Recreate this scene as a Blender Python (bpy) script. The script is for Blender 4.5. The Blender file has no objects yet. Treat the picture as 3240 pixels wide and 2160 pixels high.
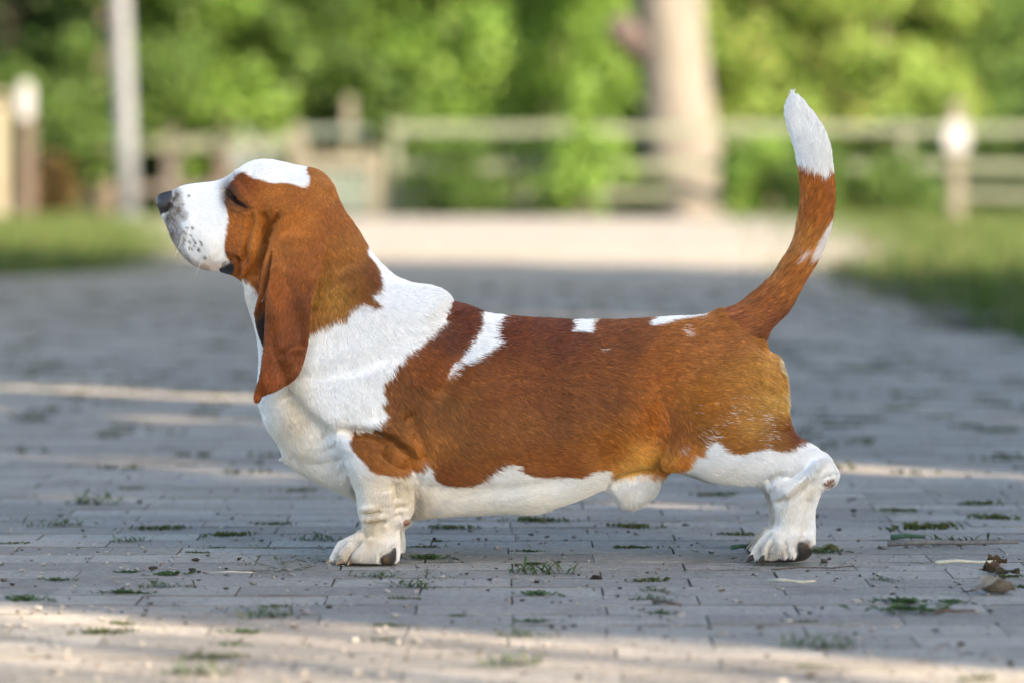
import bpy, bmesh, math, random
import numpy as np
from mathutils import Vector, Matrix

# ------------------------------------------------------------------ camera, world, sun, exposure
scene = bpy.context.scene
D = 6.0            # camera to the dog's middle plane
CAM_H = 0.540
PXM = 2252.3       # photograph pixels per metre at the dog
HORIZON = 551.0

cam_data = bpy.data.cameras.new("camera")
cam = bpy.data.objects.new("camera", cam_data)
scene.collection.objects.link(cam)
cam.location = (0.0, -D, CAM_H)
cam.rotation_euler = (math.radians(90), 0, 0)
cam_data.sensor_width = 36.0
cam_data.lens = 36.0 * D * PXM / 3240.0
cam_data.shift_y = -(1080.0 - HORIZON) / 3240.0
cam_data.clip_start = 0.1
cam_data.clip_end = 2000.0
cam_data.dof.use_dof = True
cam_data.dof.focus_distance = D - 0.07
cam_data.dof.aperture_fstop = 3.6
cam_data.dof.aperture_blades = 0
scene.camera = cam

SUN_AZ = Vector((0.75, -0.66, 0)).normalized()      # where the sun stands, seen from the dog
SUN_EL = math.radians(24)
world = bpy.data.worlds.new("World")
scene.world = world
world.use_nodes = True
wn = world.node_tree.nodes
wn.clear()
sky = wn.new("ShaderNodeTexSky")
sky.sky_type = 'NISHITA'
sky.sun_disc = False
sky.sun_elevation = SUN_EL
sky.sun_rotation = math.atan2(SUN_AZ.x, SUN_AZ.y)
sky.air_density = 1.0
sky.dust_density = 2.0
sky.ozone_density = 0.6
bg = wn.new("ShaderNodeBackground")
bg.inputs[1].default_value = 0.075
wo = wn.new("ShaderNodeOutputWorld")
world.node_tree.links.new(sky.outputs[0], bg.inputs[0])
world.node_tree.links.new(bg.outputs[0], wo.inputs[0])

sun_data = bpy.data.lights.new("sun", 'SUN')
sun_data.energy = 3.1
sun_data.angle = math.radians(0.55)
sun_data.color = (1.0, 0.785, 0.55)
sun = bpy.data.objects.new("sun", sun_data)
scene.collection.objects.link(sun)
sdir = Vector((SUN_AZ.x * math.cos(SUN_EL), SUN_AZ.y * math.cos(SUN_EL), math.sin(SUN_EL)))
sun.rotation_euler = sdir.to_track_quat('Z', 'Y').to_euler()
sun.location = (8, -8, 10)

scene.view_settings.view_transform = 'Standard'
scene.view_settings.look = 'None'
scene.view_settings.gamma = 1.0
scene.view_settings.exposure = 2.76
scene.render.engine = 'CYCLES'
scene.cycles.use_denoising = True
scene.cycles.max_bounces = 6
scene.cycles.diffuse_bounces = 3
scene.cycles.transparent_max_bounces = 4

# ------------------------------------------------------------------ helpers
COL = scene.collection
rng = np.random.default_rng(7)
random.seed(7)

def world_xz(u, v, y=0.0):
    """photograph pixel (3240 wide) -> x, z of the point at depth y"""
    k = (D + y) / D / PXM
    return ((np.asarray(u, float) - 1620.0) * k, CAM_H - (np.asarray(v, float) - HORIZON) * k)

def ground_pt(u, v):
    dist = CAM_H * PXM * D / (v - HORIZON)
    return ((u - 1620.0) / PXM * dist / D, dist - D)

def tag(o, label=None, cat=None, group=None, kind=None):
    if label: o["label"] = label
    if cat: o["category"] = cat
    if group: o["group"] = group
    if kind: o["kind"] = kind
    return o

def link_mesh(name, verts, faces, mat, parent=None, smooth=False):
    me = bpy.data.meshes.new(name)
    me.from_pydata([tuple(v) for v in verts], [], [tuple(f) for f in faces])
    if smooth:
        me.polygons.foreach_set("use_smooth", [True] * len(me.polygons))
    if mat is not None:
        me.materials.append(mat)
    me.update()
    o = bpy.data.objects.new(name, me)
    COL.objects.link(o)
    o.parent = parent
    return o

def np_mesh(name, V, F, mat, parent=None, smooth=True):
    """fast mesh from arrays; F is (n,3) or (n,4)"""
    V = np.asarray(V, np.float32); F = np.asarray(F, np.int32)
    me = bpy.data.meshes.new(name)
    n, k = F.shape
    me.vertices.add(len(V)); me.vertices.foreach_set("co", V.ravel())
    me.loops.add(n * k); me.loops.foreach_set("vertex_index", F.ravel())
    me.polygons.add(n)
    me.polygons.foreach_set("loop_start", np.arange(0, n * k, k, dtype=np.int32))
    me.polygons.foreach_set("use_smooth", np.full(n, smooth))
    if mat is not None:
        me.materials.append(mat)
    me.update(calc_edges=True)
    me.validate()
    o = bpy.data.objects.new(name, me)
    COL.objects.link(o)
    o.parent = parent
    return o

def set_color_attr(me, name, rgb):
    a = me.color_attributes.new(name, 'FLOAT_COLOR', 'POINT')
    c = np.ones((len(rgb), 4), np.float32); c[:, :3] = rgb
    a.data.foreach_set("color", c.ravel())

class NT:
    """small node helper"""
    def __init__(self, name):
        self.mat = bpy.data.materials.new(name)
        self.mat.use_nodes = True
        self.t = self.mat.node_tree
        self.n = self.t.nodes
        self.n.clear()
        self.out = self.n.new("ShaderNodeOutputMaterial")
        self.b = self.n.new("ShaderNodeBsdfPrincipled")
        self.t.links.new(self.b.outputs[0], self.out.inputs[0])
    def node(self, typ, **kw):
        nd = self.n.new(typ)
        for k, v in kw.items():
            if k.startswith("i_"):
                nd.inputs[k[2:].replace("_", " ")].default_value = v
            else:
                setattr(nd, k, v)
        return nd
    def link(self, a, b): self.t.links.new(a, b)
    def ramp(self, fac, stops):
        r = self.n.new("ShaderNodeValToRGB")
        els = r.color_ramp.elements
        while len(els) < len(stops): els.new(0.5)
        for e, (p, c) in zip(els, stops):
            e.position = p; e.color = (*c, 1) if len(c) == 3 else c
        self.link(fac, r.inputs[0])
        return r
    def noise(self, scale, detail=4, rough=0.55, vec=None, dim='3D'):
        nz = self.node("ShaderNodeTexNoise", noise_dimensions=dim)
        nz.inputs["Scale"].default_value = scale
        nz.inputs["Detail"].default_value = detail
        nz.inputs["Roughness"].default_value = rough
        if vec is not None: self.link(vec, nz.inputs["Vector"])
        return nz
    def bump(self, height, strength=0.3, dist=0.01):
        bp = self.n.new("ShaderNodeBump")
        bp.inputs["Strength"].default_value = strength
        bp.inputs["Distance"].default_value = dist
        self.link(height, bp.inputs["Height"])
        self.link(bp.outputs[0], self.b.inputs["Normal"])
        return bp

def noise_material(name, c0, c1, scale=6.0, rough=0.8, bump=0.0, bscale=40.0, coord="Object", stretch=None, spec=0.3):
    m = NT(name)
    tc = m.node("ShaderNodeTexCoord")
    vec = tc.outputs[coord]
    if stretch:
        mp = m.node("ShaderNodeMapping"); mp.inputs["Scale"].default_value = stretch
        m.link(vec, mp.inputs[0]); vec = mp.outputs[0]
    nz = m.noise(scale, 5, 0.6, vec)
    r = m.ramp(nz.outputs[0], [(0.32, c0), (0.68, c1)])
    m.link(r.outputs[0], m.b.inputs["Base Color"])
    m.b.inputs["Roughness"].default_value = rough
    m.b.inputs["Specular IOR Level"].default_value = spec
    if bump:
        n2 = m.noise(bscale, 4, 0.6, vec)
        m.bump(n2.outputs[0], bump, 0.01)
    return m.mat
# ------------------------------------------------------------------ ground, pavement, grass
def edge_fn(pts):
    ys, xs = np.array(pts, float).T
    return lambda y: np.interp(y, ys, xs)
# path edges: depth from the dog -> x
XL = edge_fn([(-7, -6.5), (10, -5.5), (15.5, -2.9), (17.5, -2.2), (22, -2.35), (30, -3.0), (40, -4.2), (46, -5.0)])
XR = edge_fn([(-7, 3.0), (6, 2.1), (8.6, 1.75), (14, 1.82), (19, 1.95), (23, 2.7), (33, 3.3), (46, 4.2)])
PATH_END = 46.5

# meadow sheet to the horizon
m = NT("meadow_soil_and_grass")
tc = m.node("ShaderNodeTexCoord")
n1 = m.noise(0.35, 5, .6, tc.outputs["Object"]); n2 = m.noise(6, 5, .65, tc.outputs["Object"])
r1 = m.ramp(n1.outputs[0], [(.3, (.035, .058, .012)), (.55, (.06, .092, .018)), (.75, (.10, .10, .035))])
r2 = m.ramp(n2.outputs[0], [(.3, (.45, .45, .45)), (.7, (1.2, 1.2, 1.2))])
mx = m.node("ShaderNodeMix", data_type='RGBA', blend_type='MULTIPLY'); mx.inputs[0].default_value = 1
m.link(r1.outputs[0], mx.inputs[6]); m.link(r2.outputs[0], mx.inputs[7]); m.link(mx.outputs[2], m.b.inputs["Base Color"])
m.b.inputs["Roughness"].default_value = .95
m.bump(n2.outputs[0], .6, .05)
gv, gf = [], []
gxs = [-400, -120, -40, -14, -7, -3.5, 0, 3.5, 7, 14, 40, 120, 400]; gys = [-300, -60, -20, 0, 10, 20, 30, 40, 50, 60, 80, 140, 300, 900]
for y in gys:
    for x in gxs: gv.append((x, y, -0.035))
W_ = len(gxs)
for j in range(len(gys) - 1):
    for i in range(W_ - 1): gf.append((j * W_ + i, j * W_ + i + 1, (j + 1) * W_ + i + 1, (j + 1) * W_ + i))
ground = link_mesh("ground", gv, gf, m.mat)
tag(ground, kind="structure")

def paver_material(name, per_object):
    m = NT(name)
    tc = m.node("ShaderNodeTexCoord"); geo = m.node("ShaderNodeNewGeometry")
    pos = geo.outputs["Position"]
    fine = m.noise(190, 5, .72, pos); mid = m.noise(70, 6, .68, pos); big = m.noise(2.2, 4, .6, pos)
    base = m.ramp(mid.outputs[0], [(.30, (.272, .262, .242)), (.5, (.372, .356, .328)), (.72, (.450, .428, .394))])
    f = m.ramp(fine.outputs[0], [(.30, (.58, .58, .58)), (.5, (1, 1, 1)), (.70, (1.28, 1.28, 1.28))])
    b = m.ramp(big.outputs[0], [(.3, (.82, .82, .84)), (.7, (1.10, 1.09, 1.06))])
    x1 = m.node("ShaderNodeMix", data_type='RGBA', blend_type='MULTIPLY'); x1.inputs[0].default_value = .85
    m.link(base.outputs[0], x1.inputs[6]); m.link(f.outputs[0], x1.inputs[7])
    x2 = m.node("ShaderNodeMix", data_type='RGBA', blend_type='MULTIPLY'); x2.inputs[0].default_value = 1
    m.link(x1.outputs[2], x2.inputs[6]); m.link(b.outputs[0], x2.inputs[7])
    hs = m.node("ShaderNodeHueSaturation"); m.link(x2.outputs[2], hs.inputs["Color"])
    mr = m.node("ShaderNodeMapRange"); mr.inputs["To Min"].default_value = .84; mr.inputs["To Max"].default_value = 1.16
    if per_object:
        oi = m.node("ShaderNodeObjectInfo"); m.link(oi.outputs["Random"], mr.inputs["Value"])
    else:
        at = m.node("ShaderNodeAttribute", attribute_name="tone"); m.link(at.outputs["Fac"], mr.inputs["Value"])
    m.link(mr.outputs[0], hs.inputs["Value"])
    # dirt and moss stains
    st = m.noise(5.5, 6, .65, pos)
    sr = m.ramp(st.outputs[0], [(.56, (0, 0, 0)), (.72, (.5, .5, .5))])
    x3 = m.node("ShaderNodeMix", data_type='RGBA'); m.link(sr.outputs[0], x3.inputs[0]); m.link(hs.outputs[0], x3.inputs[6]); x3.inputs[7].default_value = (.15, .145, .12, 1)
    m.link(x3.outputs[2], m.b.inputs["Base Color"])
    m.b.inputs["Roughness"].default_value = 1.0; m.b.inputs["Specular IOR Level"].default_value = .03
    sb = m.node("ShaderNodeMath", operation='ADD'); m.link(fine.outputs[0], sb.inputs[0]); m.link(mid.outputs[0], sb.inputs[1])
    m.bump(sb.outputs[0], .85, .007)
    return m.mat
M_PAVE_O = paver_material("concrete_paver", True); M_PAVE_J = paver_material("concrete_paver_joined", False)
M_BED = noise_material("joint_sand_and_soil", (.035, .032, .026), (.11, .10, .085), 30, .95, .4, 200)

def strip_sheet(name, y0, y1, z, mat, parent=None, n=60, inset=0.0):
    vs, fs = [], []
    for i in range(n + 1):
        y = y0 + (y1 - y0) * i / n
        wob = 0.16 * math.sin(y * 1.9) + 0.12 * math.sin(y * 4.3 + 1) + .06 * math.sin(y * 9.7)
        vs += [(float(XL(y)) + wob + inset, y, z), (float(XR(y)) + wob - inset, y, z)]
    for i in range(n): fs.append((2 * i, 2 * i + 1, 2 * i + 3, 2 * i + 2))
    return link_mesh(name, vs, fs, mat, parent)
pavement = strip_sheet("pavement", -6.8, PATH_END, -0.009, M_BED, n=160)
tag(pavement, kind="structure")

BL, BD, GAP = 0.236, 0.118, 0.0030     # paver length across, depth, joint
mj = NT("sand_filled_joint")
pj = mj.node("ShaderNodeNewGeometry").outputs["Position"]
rj = mj.ramp(mj.noise(7, 4, .65, pj).outputs[0], [(.36, (.06, .056, .048)), (.54, (.15, .143, .128)), (.70, (.28, .265, .24))])
mj.link(rj.outputs[0], mj.b.inputs["Base Color"]); mj.b.inputs["Roughness"].default_value = .95
M_JOINT = mj.mat
def paver_mesh(seed):
    r = random.Random(seed)
    hx, hy, c = BL / 2 - .0006, BD / 2 - GAP / 2, .0020
    j = lambda: r.uniform(-.0010, .0010)
    top = [(-hx + .0007 + j() * .3, -hy + c + j(), j() * .3), (j() * 3, -hy + c + j() * 1.3, j() * .3), (hx - .0007 + j() * .3, -hy + c + j(), j() * .3),
           (hx - .0007 + j() * .3, hy - c + j(), j() * .3), (j() * 3, hy - c + j() * 1.3, j() * .3), (-hx + .0007 + j() * .3, hy - c + j(), j() * .3)]
    sh = [(-hx, -hy, -.0022), (0, -hy, -.0022), (hx, -hy, -.0022), (hx, hy, -.0022), (0, hy, -.0022), (-hx, hy, -.0022)]
    bt = [(x, y, -.03) for x, y, _ in sh]
    vs = top + sh + bt
    fs = [(0, 1, 4, 5), (1, 2, 3, 4)]
    for i in range(6):
        k = (i + 1) % 6
        fs += [(6 + i, 6 + k, k, i), (12 + i, 12 + k, 6 + k, 6 + i)]
    return vs, fs
NV = 18
pv = []
for k in range(10):
    vs, fs = paver_mesh(100 + k)
    me = bpy.data.meshes.new("paver"); me.from_pydata(vs, [], fs); me.materials.append(M_PAVE_O); me.materials.append(M_JOINT)
    me.polygons.foreach_set("material_index", [0, 0] + [1] * 12); me.update()
    pv.append((me, np.array(vs), np.array(fs)))
cells = []
row = 0
y = -4.0
while y < 25.0:
    xl, xr = float(XL(y)), float(XR(y))
    off = (row % 2) * BL / 2 + random.uniform(-.006, .006)
    for i in range(int(math.floor((xl - off) / BL)) + 1, int(math.floor((xr - off) / BL))):
        x = i * BL + off
        if abs(x) < 6: cells.append((x + random.uniform(-.0007, .0007), y + random.uniform(-.0012, .0012), random.uniform(-.0012, .0006), random.uniform(-.005, .005), random.uniform(-.004, .004), random.uniform(-.004, .004)))
    row += 1; y += BD
def in_view(c, mar=0.05):
    dist = c[1] + D
    return dist > 4.45 and abs(c[0]) < 0.7194 * dist / D + mar and dist < 9.8
near = sorted([c for c in cells if in_view(c)], key=lambda c: c[1])[:300]
near_set = set(near)
for n_, c in enumerate(near):
    me = pv[n_ * 7 % 10][0]
    o = bpy.data.objects.new("paver", me); COL.objects.link(o); o.parent = pavement
    o.location = c[:3]; o.rotation_euler = c[3:]
# the others joined
JV, JF, JT = [], [], []
rest = [c for c in cells if c not in near_set]
for n_, c in enumerate(rest):
    v, f = pv[n_ * 3 % 10][1:]
    dz = c[3] * v[:, 1] - c[4] * v[:, 0]
    ca, sa = math.cos(c[5]), math.sin(c[5])
    w = np.stack([v[:, 0] * ca - v[:, 1] * sa + c[0], v[:, 0] * sa + v[:, 1] * ca + c[1], v[:, 2] + dz + c[2]], 1)
    JF.append(f + NV * n_); JV.append(w); JT.append(np.full(NV, random.random()))
oj = np_mesh("paver_field", np.concatenate(JV), np.concatenate(JF), M_PAVE_J, pavement, smooth=False)
oj.data.materials.append(M_JOINT); oj.data.polygons.foreach_set("material_index", np.tile(np.array([0, 0] + [1] * 12, np.int32), len(rest)))
ta = oj.data.attributes.new("tone", 'FLOAT', 'POINT'); ta.data.foreach_set("value", np.concatenate(JT).astype(np.float32))
tag(oj, kind="stuff")
fp = strip_sheet("far_paving", 24.9, PATH_END, -0.001, M_PAVE_J, pavement, 60, 0.02)
tag(fp, kind="stuff")

# grass: blades in clumps on both verges and around the fence
def leaf_color_mat(name, attr, trans=0.35, rough=.6):
    m = NT(name)
    at = m.node("ShaderNodeAttribute", attribute_name=attr)
    m.link(at.outputs["Color"], m.b.inputs["Base Color"])
    m.b.inputs["Roughness"].default_value = rough; m.b.inputs["Specular IOR Level"].default_value = .25
    tr = m.node("ShaderNodeBsdfTranslucent")
    hs = m.node("ShaderNodeHueSaturation"); hs.inputs["Saturation"].default_value = 1.15; hs.inputs["Value"].default_value = 1.2
    m.link(at.outputs["Color"], hs.inputs["Color"]); m.link(hs.outputs[0], tr.inputs[0])
    ms = m.node("ShaderNodeMixShader"); ms.inputs[0].default_value = trans
    m.link(m.b.outputs[0], ms.inputs[1]); m.link(tr.outputs[0], ms.inputs[2]); m.link(ms.outputs[0], m.out.inputs[0])
    return m.mat
M_BLADE = leaf_color_mat("grass_blade", "tint", .3)
def blades(name, px, py, hmin, hmax, wid, cols, parent=None, z0=-.035):
    n = len(px); r = np.random.default_rng(len(px))
    h = r.uniform(hmin, hmax, n); an = r.uniform(0, 6.28, n); le = r.uniform(.1, .7, n) * h; la = r.uniform(0, 6.28, n)
    dx, dy = np.cos(an) * wid / 2, np.sin(an) * wid / 2
    A = np.stack([px - dx, py - dy, np.full(n, z0)], 1); B = np.stack([px + dx, py + dy, np.full(n, z0)], 1)
    C_ = np.stack([px + np.cos(la) * le, py + np.sin(la) * le, z0 + h], 1)
    Vv = np.stack([A, B, C_], 1).reshape(-1, 3); Ff = np.arange(3 * n).reshape(-1, 3)
    o = np_mesh(name, Vv, Ff, M_BLADE, parent, smooth=False)
    c = np.array(cols)[r.integers(0, len(cols), n)] * r.uniform(.7, 1.3, (n, 1))
    set_color_attr(o.data, "tint", np.repeat(c, 3, axis=0))
    return o
def scatter_grass(n, x0, x1, y0, y1, cond):
    x = rng.uniform(x0, x1, n); y = rng.uniform(y0, y1, n); k = cond(x, y); return x[k], y[k]
GC = [(.040, .080, .018), (.058, .105, .022), (.075, .12, .030), (.11, .105, .045)]
gxl, gyl = scatter_grass(90000, -9, 0, 14, 56, lambda x, y: (x < XL(y) + .16 * np.sin(y * 1.9) + .12 * np.sin(y * 4.3 + 1) + rng.normal(size=len(x)) * (.08 + .012 * np.clip(y - 12, 0, 40))) & (x > -2 - (y + D) * .14))
g1 = blades("grass", gxl, gyl, .05, .15, .018, GC); tag(g1, "short green grass on the verge left of the paved path", "grass", kind="stuff")
gxr, gyr = scatter_grass(90000, 0, 10, 6, 56, lambda x, y: (x > XR(y) + .16 * np.sin(y * 1.9) + .12 * np.sin(y * 4.3 + 1) + rng.normal(size=len(x)) * (.12 + .022 * np.clip(y - 8, 0, 40))) & (x < 2 + (y + D) * .14))
g2 = blades("grass", gxr, gyr, .05, .16, .018, GC); tag(g2, "short green grass on the verge right of the paved path", "grass", kind="stuff")
# ------------------------------------------------------------------ fence, posts, pole, trees behind
def box_bm(bm, x0, x1, y0, y1, z0, z1, bev=0.0):
    r = bmesh.ops.create_cube(bm, size=1.0)
    bmesh.ops.scale(bm, vec=(x1 - x0, y1 - y0, z1 - z0), verts=r['verts'])
    bmesh.ops.translate(bm, vec=((x0 + x1) / 2, (y0 + y1) / 2, (z0 + z1) / 2), verts=r['verts'])
    if bev:
        eds = list({e for v in r['verts'] for e in v.link_edges})
        bmesh.ops.bevel(bm, geom=eds, offset=bev, segments=2, affect='EDGES')
def bm_obj(name, bm, mat, parent=None, smooth=False):
    me = bpy.data.meshes.new(name); bm.to_mesh(me); bm.free()
    if smooth: me.polygons.foreach_set("use_smooth", [True] * len(me.polygons))
    me.materials.append(mat)
    o = bpy.data.objects.new(name, me); COL.objects.link(o); o.parent = parent
    return o
def empty(name, loc):
    o = bpy.data.objects.new(name, None); COL.objects.link(o); o.location = loc; o.empty_display_size = .1
    return o
def tube(bm, pts, rads, seg=12, cap=True):
    """tapered tube along points"""
    rings = []
    for i, (p, r) in enumerate(zip(pts, rads)):
        p = Vector(p)
        d = (Vector(pts[min(i + 1, len(pts) - 1)]) - Vector(pts[max(i - 1, 0)])).normalized()
        a = d.cross(Vector((0.3, 1, 0.1))).normalized(); b = d.cross(a)
        rings.append([bm.verts.new(p + a * (r * math.cos(k / seg * 2 * math.pi)) + b * (r * math.sin(k / seg * 2 * math.pi))) for k in range(seg)])
    for i in range(len(rings) - 1):
        for k in range(seg):
            bm.faces.new((rings[i][k], rings[i][(k + 1) % seg], rings[i + 1][(k + 1) % seg], rings[i + 1][k]))
    if cap:
        bm.faces.new(rings[0][::-1]); bm.faces.new(rings[-1])

M_WOOD = noise_material("weathered_fence_wood", (.11, .13, .10), (.18, .20, .155), 5, .85, .4, 60, stretch=(1, 4, 12))
M_WOODP = noise_material("pale_dry_wood", (.105, .10, .08), (.17, .165, .135), 5, .85, .4, 60, stretch=(6, 6, 1))
M_WOODD = noise_material("dark_shaded_wood", (.07, .065, .065), (.16, .145, .14), 5, .9, .4, 60, stretch=(6, 6, 1))  # dark tone holds the shade the paddock posts stand in
M_WOODB = noise_material("reddish_brown_post_wood", (.070, .056, .050), (.125, .103, .09), 5, .85, .4, 60, stretch=(6, 6, 1))
M_POLE = noise_material("galvanised_grey_pole", (.105, .122, .145), (.135, .152, .175), 3, .5, .1, 30, stretch=(3, 3, .6), spec=.5)
M_SIGN = noise_material("white_painted_sheet", (.27, .28, .31), (.32, .33, .36), 4, .5)
M_BLUEG = noise_material("pale_blue_green_paint", (.085, .115, .105), (.13, .16, .15), 4, .7)
FY = 49.0                                   # fence line
def at_px(u, v, y):
    x, z = world_xz(u, v, y); return float(x), float(z)
d2s = 3240.0 / 2352.0
def X_(u, y): return at_px(u * d2s, 0, y)[0]
def Zz(v, y): return at_px(0, v * d2s, y)[1]

def post(parent, x, y, w, top, mat, round_top=False, name="post"):
    bm = bmesh.new()
    box_bm(bm, -w / 2, w / 2, -w / 2, w / 2, -.04, top - y * 0, w * .12)
    if round_top:
        for v in bm.verts:
            if v.co.z > top - .02: v.co.x *= .55; v.co.y *= .55; 
    o = bm_obj(name, bm, mat, parent); o.location = (x - parent.location.x, y - parent.location.y, 0)
    return o
def board(parent, x0, x1, y, zc, h, mat, name="rail", t=.035, sag=0.0, tilt=0.0):
    bm = bmesh.new(); n = 8
    for i in range(n):
        pass
    vs, fs = [], []
    for i in range(n + 1):
        s = i / n; x = x0 + (x1 - x0) * s; z = zc - sag * 4 * s * (1 - s) + tilt * (s - .5) + .006 * math.sin(s * 9 + x0)
        for (yy, zz) in ((-t / 2, -h / 2), (t / 2, -h / 2), (t / 2, h / 2), (-t / 2, h / 2)): vs.append((x, yy, z + zz))
    for i in range(n):
        for k in range(4): fs.append((i * 4 + k, i * 4 + 4 + k, i * 4 + 4 + (k + 1) % 4, i * 4 + (k + 1) % 4))
    fs += [(3, 2, 1, 0), tuple(n * 4 + k for k in range(4))]
    bm.free()
    o = link_mesh(name, [(a - parent.location.x, b + y - parent.location.y, c) for a, b, c in vs], fs, mat, parent)
    return o

# three-rail fence right of the gate
f1 = empty("rail_fence", (X_(1200, FY), FY, 0))
tag(f1, "long three-rail pale wooden fence running right of the gate before the trees", "fence")
posts_u = [905, 1290, 1700, 2080, 2480]
for pu in posts_u: post(f1, X_(pu, FY), FY + .06, .12, 1.22, M_WOOD)
for k in range(len(posts_u) - 1):
    a, b = X_(posts_u[k], FY), X_(posts_u[k + 1], FY)
    for zc, hh in ((Zz(294, FY), .105), (Zz(381, FY), .105), (Zz(444, FY), .095)):
        board(f1, a - .05, b - .07, FY - .03, zc + random.uniform(-.01, .01), hh, M_WOOD, sag=.01, tilt=random.uniform(-.02, .02))
# left fence, single pale rail on dark posts
f2 = empty("paddock_fence", (X_(380, FY + 2), FY + 2, 0))
tag(f2, "weathered paddock fence with dark posts behind the grey pole", "fence")
for pu, tv, mt in ((240, 243, M_WOODD), (392, 232, M_WOODD), (512, 268, M_WOODB)):
    post(f2, X_(pu, FY + 2), FY + 2.06, .19, Zz(tv, FY + 2), mt)
pu2 = [-40, 92, 240, 392, 512, 690]
for k in range(len(pu2) - 1):
    board(f2, X_(pu2[k], FY + 2) - .02, X_(pu2[k + 1], FY + 2) - .05, FY + 1.93, Zz(328, FY + 2), .17, M_WOOD, sag=.01)
    board(f2, X_(pu2[k], FY + 2) - .02, X_(pu2[k + 1], FY + 2) - .05, FY + 1.93, Zz(432, FY + 2), .10, M_WOODD, sag=.01)
# the gate
gt = empty("wooden_gate", (X_(790, FY - .3), FY - .3, 0))
tag(gt, "pale wooden gate between a round-topped post and a tall thin post", "gate")
post(gt, X_(685, FY - .3), FY - .3, .20, Zz(285, FY - .3), M_WOODP, True)
post(gt, X_(801, FY - .3), FY - .2, .13, Zz(222, FY - .3), M_WOODP)
post(gt, X_(862, FY - .3), FY - .3, .20, Zz(342, FY - .3), M_WOODP)
board(gt, X_(700, FY - .3), X_(850, FY - .3), FY - .40, Zz(370, FY - .3), .17, M_WOODP)
board(gt, X_(700, FY - .3), X_(850, FY - .3), FY - .40, Zz(302, FY - .3), .08, M_BLUEG)
for k in range(6):
    xa = X_(705 + k * 24, FY - .3)
    board(gt, xa, xa + .115, FY - .36, (Zz(395, FY - .3) + Zz(486, FY - .3)) / 2, Zz(395, FY - .3) - Zz(486, FY - .3), M_BLUEG, name="plank", t=.025)

# grey pole
PY = 46.9
pole = empty("street_pole", (X_(294, PY), PY, 0))
tag(pole, "tall light grey metal pole standing on the grass at the left", "pole")
bm = bmesh.new(); tube(bm, [(0, 0, -.04), (-.03, 0, 1.0), (-.10, 0, 2.6), (-.22, 0, 6.0)], [.125, .122, .118, .105], 20); bm_obj("shaft", bm, M_POLE, pole, True)
bm = bmesh.new(); tube(bm, [(0, 0, -.03), (0, 0, .05), (0, 0, .06)], [.19, .19, .14], 20); bm_obj("base_flange", bm, M_POLE, pole, True)
bm = bmesh.new(); tube(bm, [(-.22, 0, 5.9), (-.3, -.4, 6.2), (-.3, -1.0, 6.25)], [.05, .045, .04], 10); larm = bm_obj("lamp_arm", bm, M_POLE, pole, True)
bm = bmesh.new(); box_bm(bm, -.42, -.18, -1.5, -.95, 6.18, 6.30, .03); bm_obj("lamp_head", bm, M_POLE, larm)

# left edge posts and sign
e1 = empty("white_post", (X_(-2, 45.5), 45.5, 0)); M_CREAM = noise_material("cream_paint", (.24, .225, .17), (.29, .27, .21), 4, .5); tag(e1, "cream white painted post at the very left edge", "post")
post(e1, X_(-2, 45.5), 45.5, .17, Zz(236, 45.5), M_CREAM, name="shaft")
bm = bmesh.new(); tube(bm, [(0, 0, Zz(228, 45.5) - .001), (0, 0, Zz(228, 45.5) + .05), (0, 0, Zz(228, 45.5) + .10)], [.08, .07, .02], 12); bm_obj("cap", bm, M_CREAM, e1, True)
e2 = empty("sign_post", (X_(62, 46), 46, 0)); tag(e2, "reddish brown post with a tall white rounded sign at the left edge", "sign")
post(e2, X_(62, 46), 46, .17, Zz(262, 46), M_WOODB, name="shaft")
def rounded_plate(name, cx, y, zc, w, h, t, mat, parent):
    vs, fs = [], []; n = 28
    ring = []
    for k in range(n):
        a = k / n * 2 * math.pi; c, s = math.cos(a), math.sin(a)
        e = .55
        ring.append((w / 2 * math.copysign(abs(c) ** e, c), h / 2 * math.copysign(abs(s) ** e, s)))
    for (yy, k_) in ((-t / 2, .93), (-t / 4, 1), (t / 4, 1), (t / 2, .93)):
        vs += [(cx - parent.location.x + a * k_, yy + y - parent.location.y, zc + b * k_) for a, b in ring]
    for i in range(3):
        for k in range(n): fs.append((i * n + k, i * n + (k + 1) % n, (i + 1) * n + (k + 1) % n, (i + 1) * n + k))
    fs += [tuple(range(n - 1, -1, -1)), tuple(range(3 * n, 4 * n))]
    return link_mesh(name, vs, fs, mat, parent)
rounded_plate("sign_board", X_(61, 46), 45.88, (Zz(180, 46) + Zz(286, 46)) / 2, .19, Zz(190, 46) - Zz(276, 46), .04, M_SIGN, e2)
# right sign post
e3 = empty("marker_post", (X_(2196, 42.2), 42.2, 0)); tag(e3, "grey wooden post with a white rounded box on the grass at the right", "post")
post(e3, X_(2196, 42.2), 42.2, .16, Zz(232, 42.2), M_WOODP, name="shaft")
rounded_plate("white_box", X_(2193, 42.2), 42.02, (Zz(274, 42.2) + Zz(358, 42.2)) / 2, .27, .36, .16, M_SIGN, e3)

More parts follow.
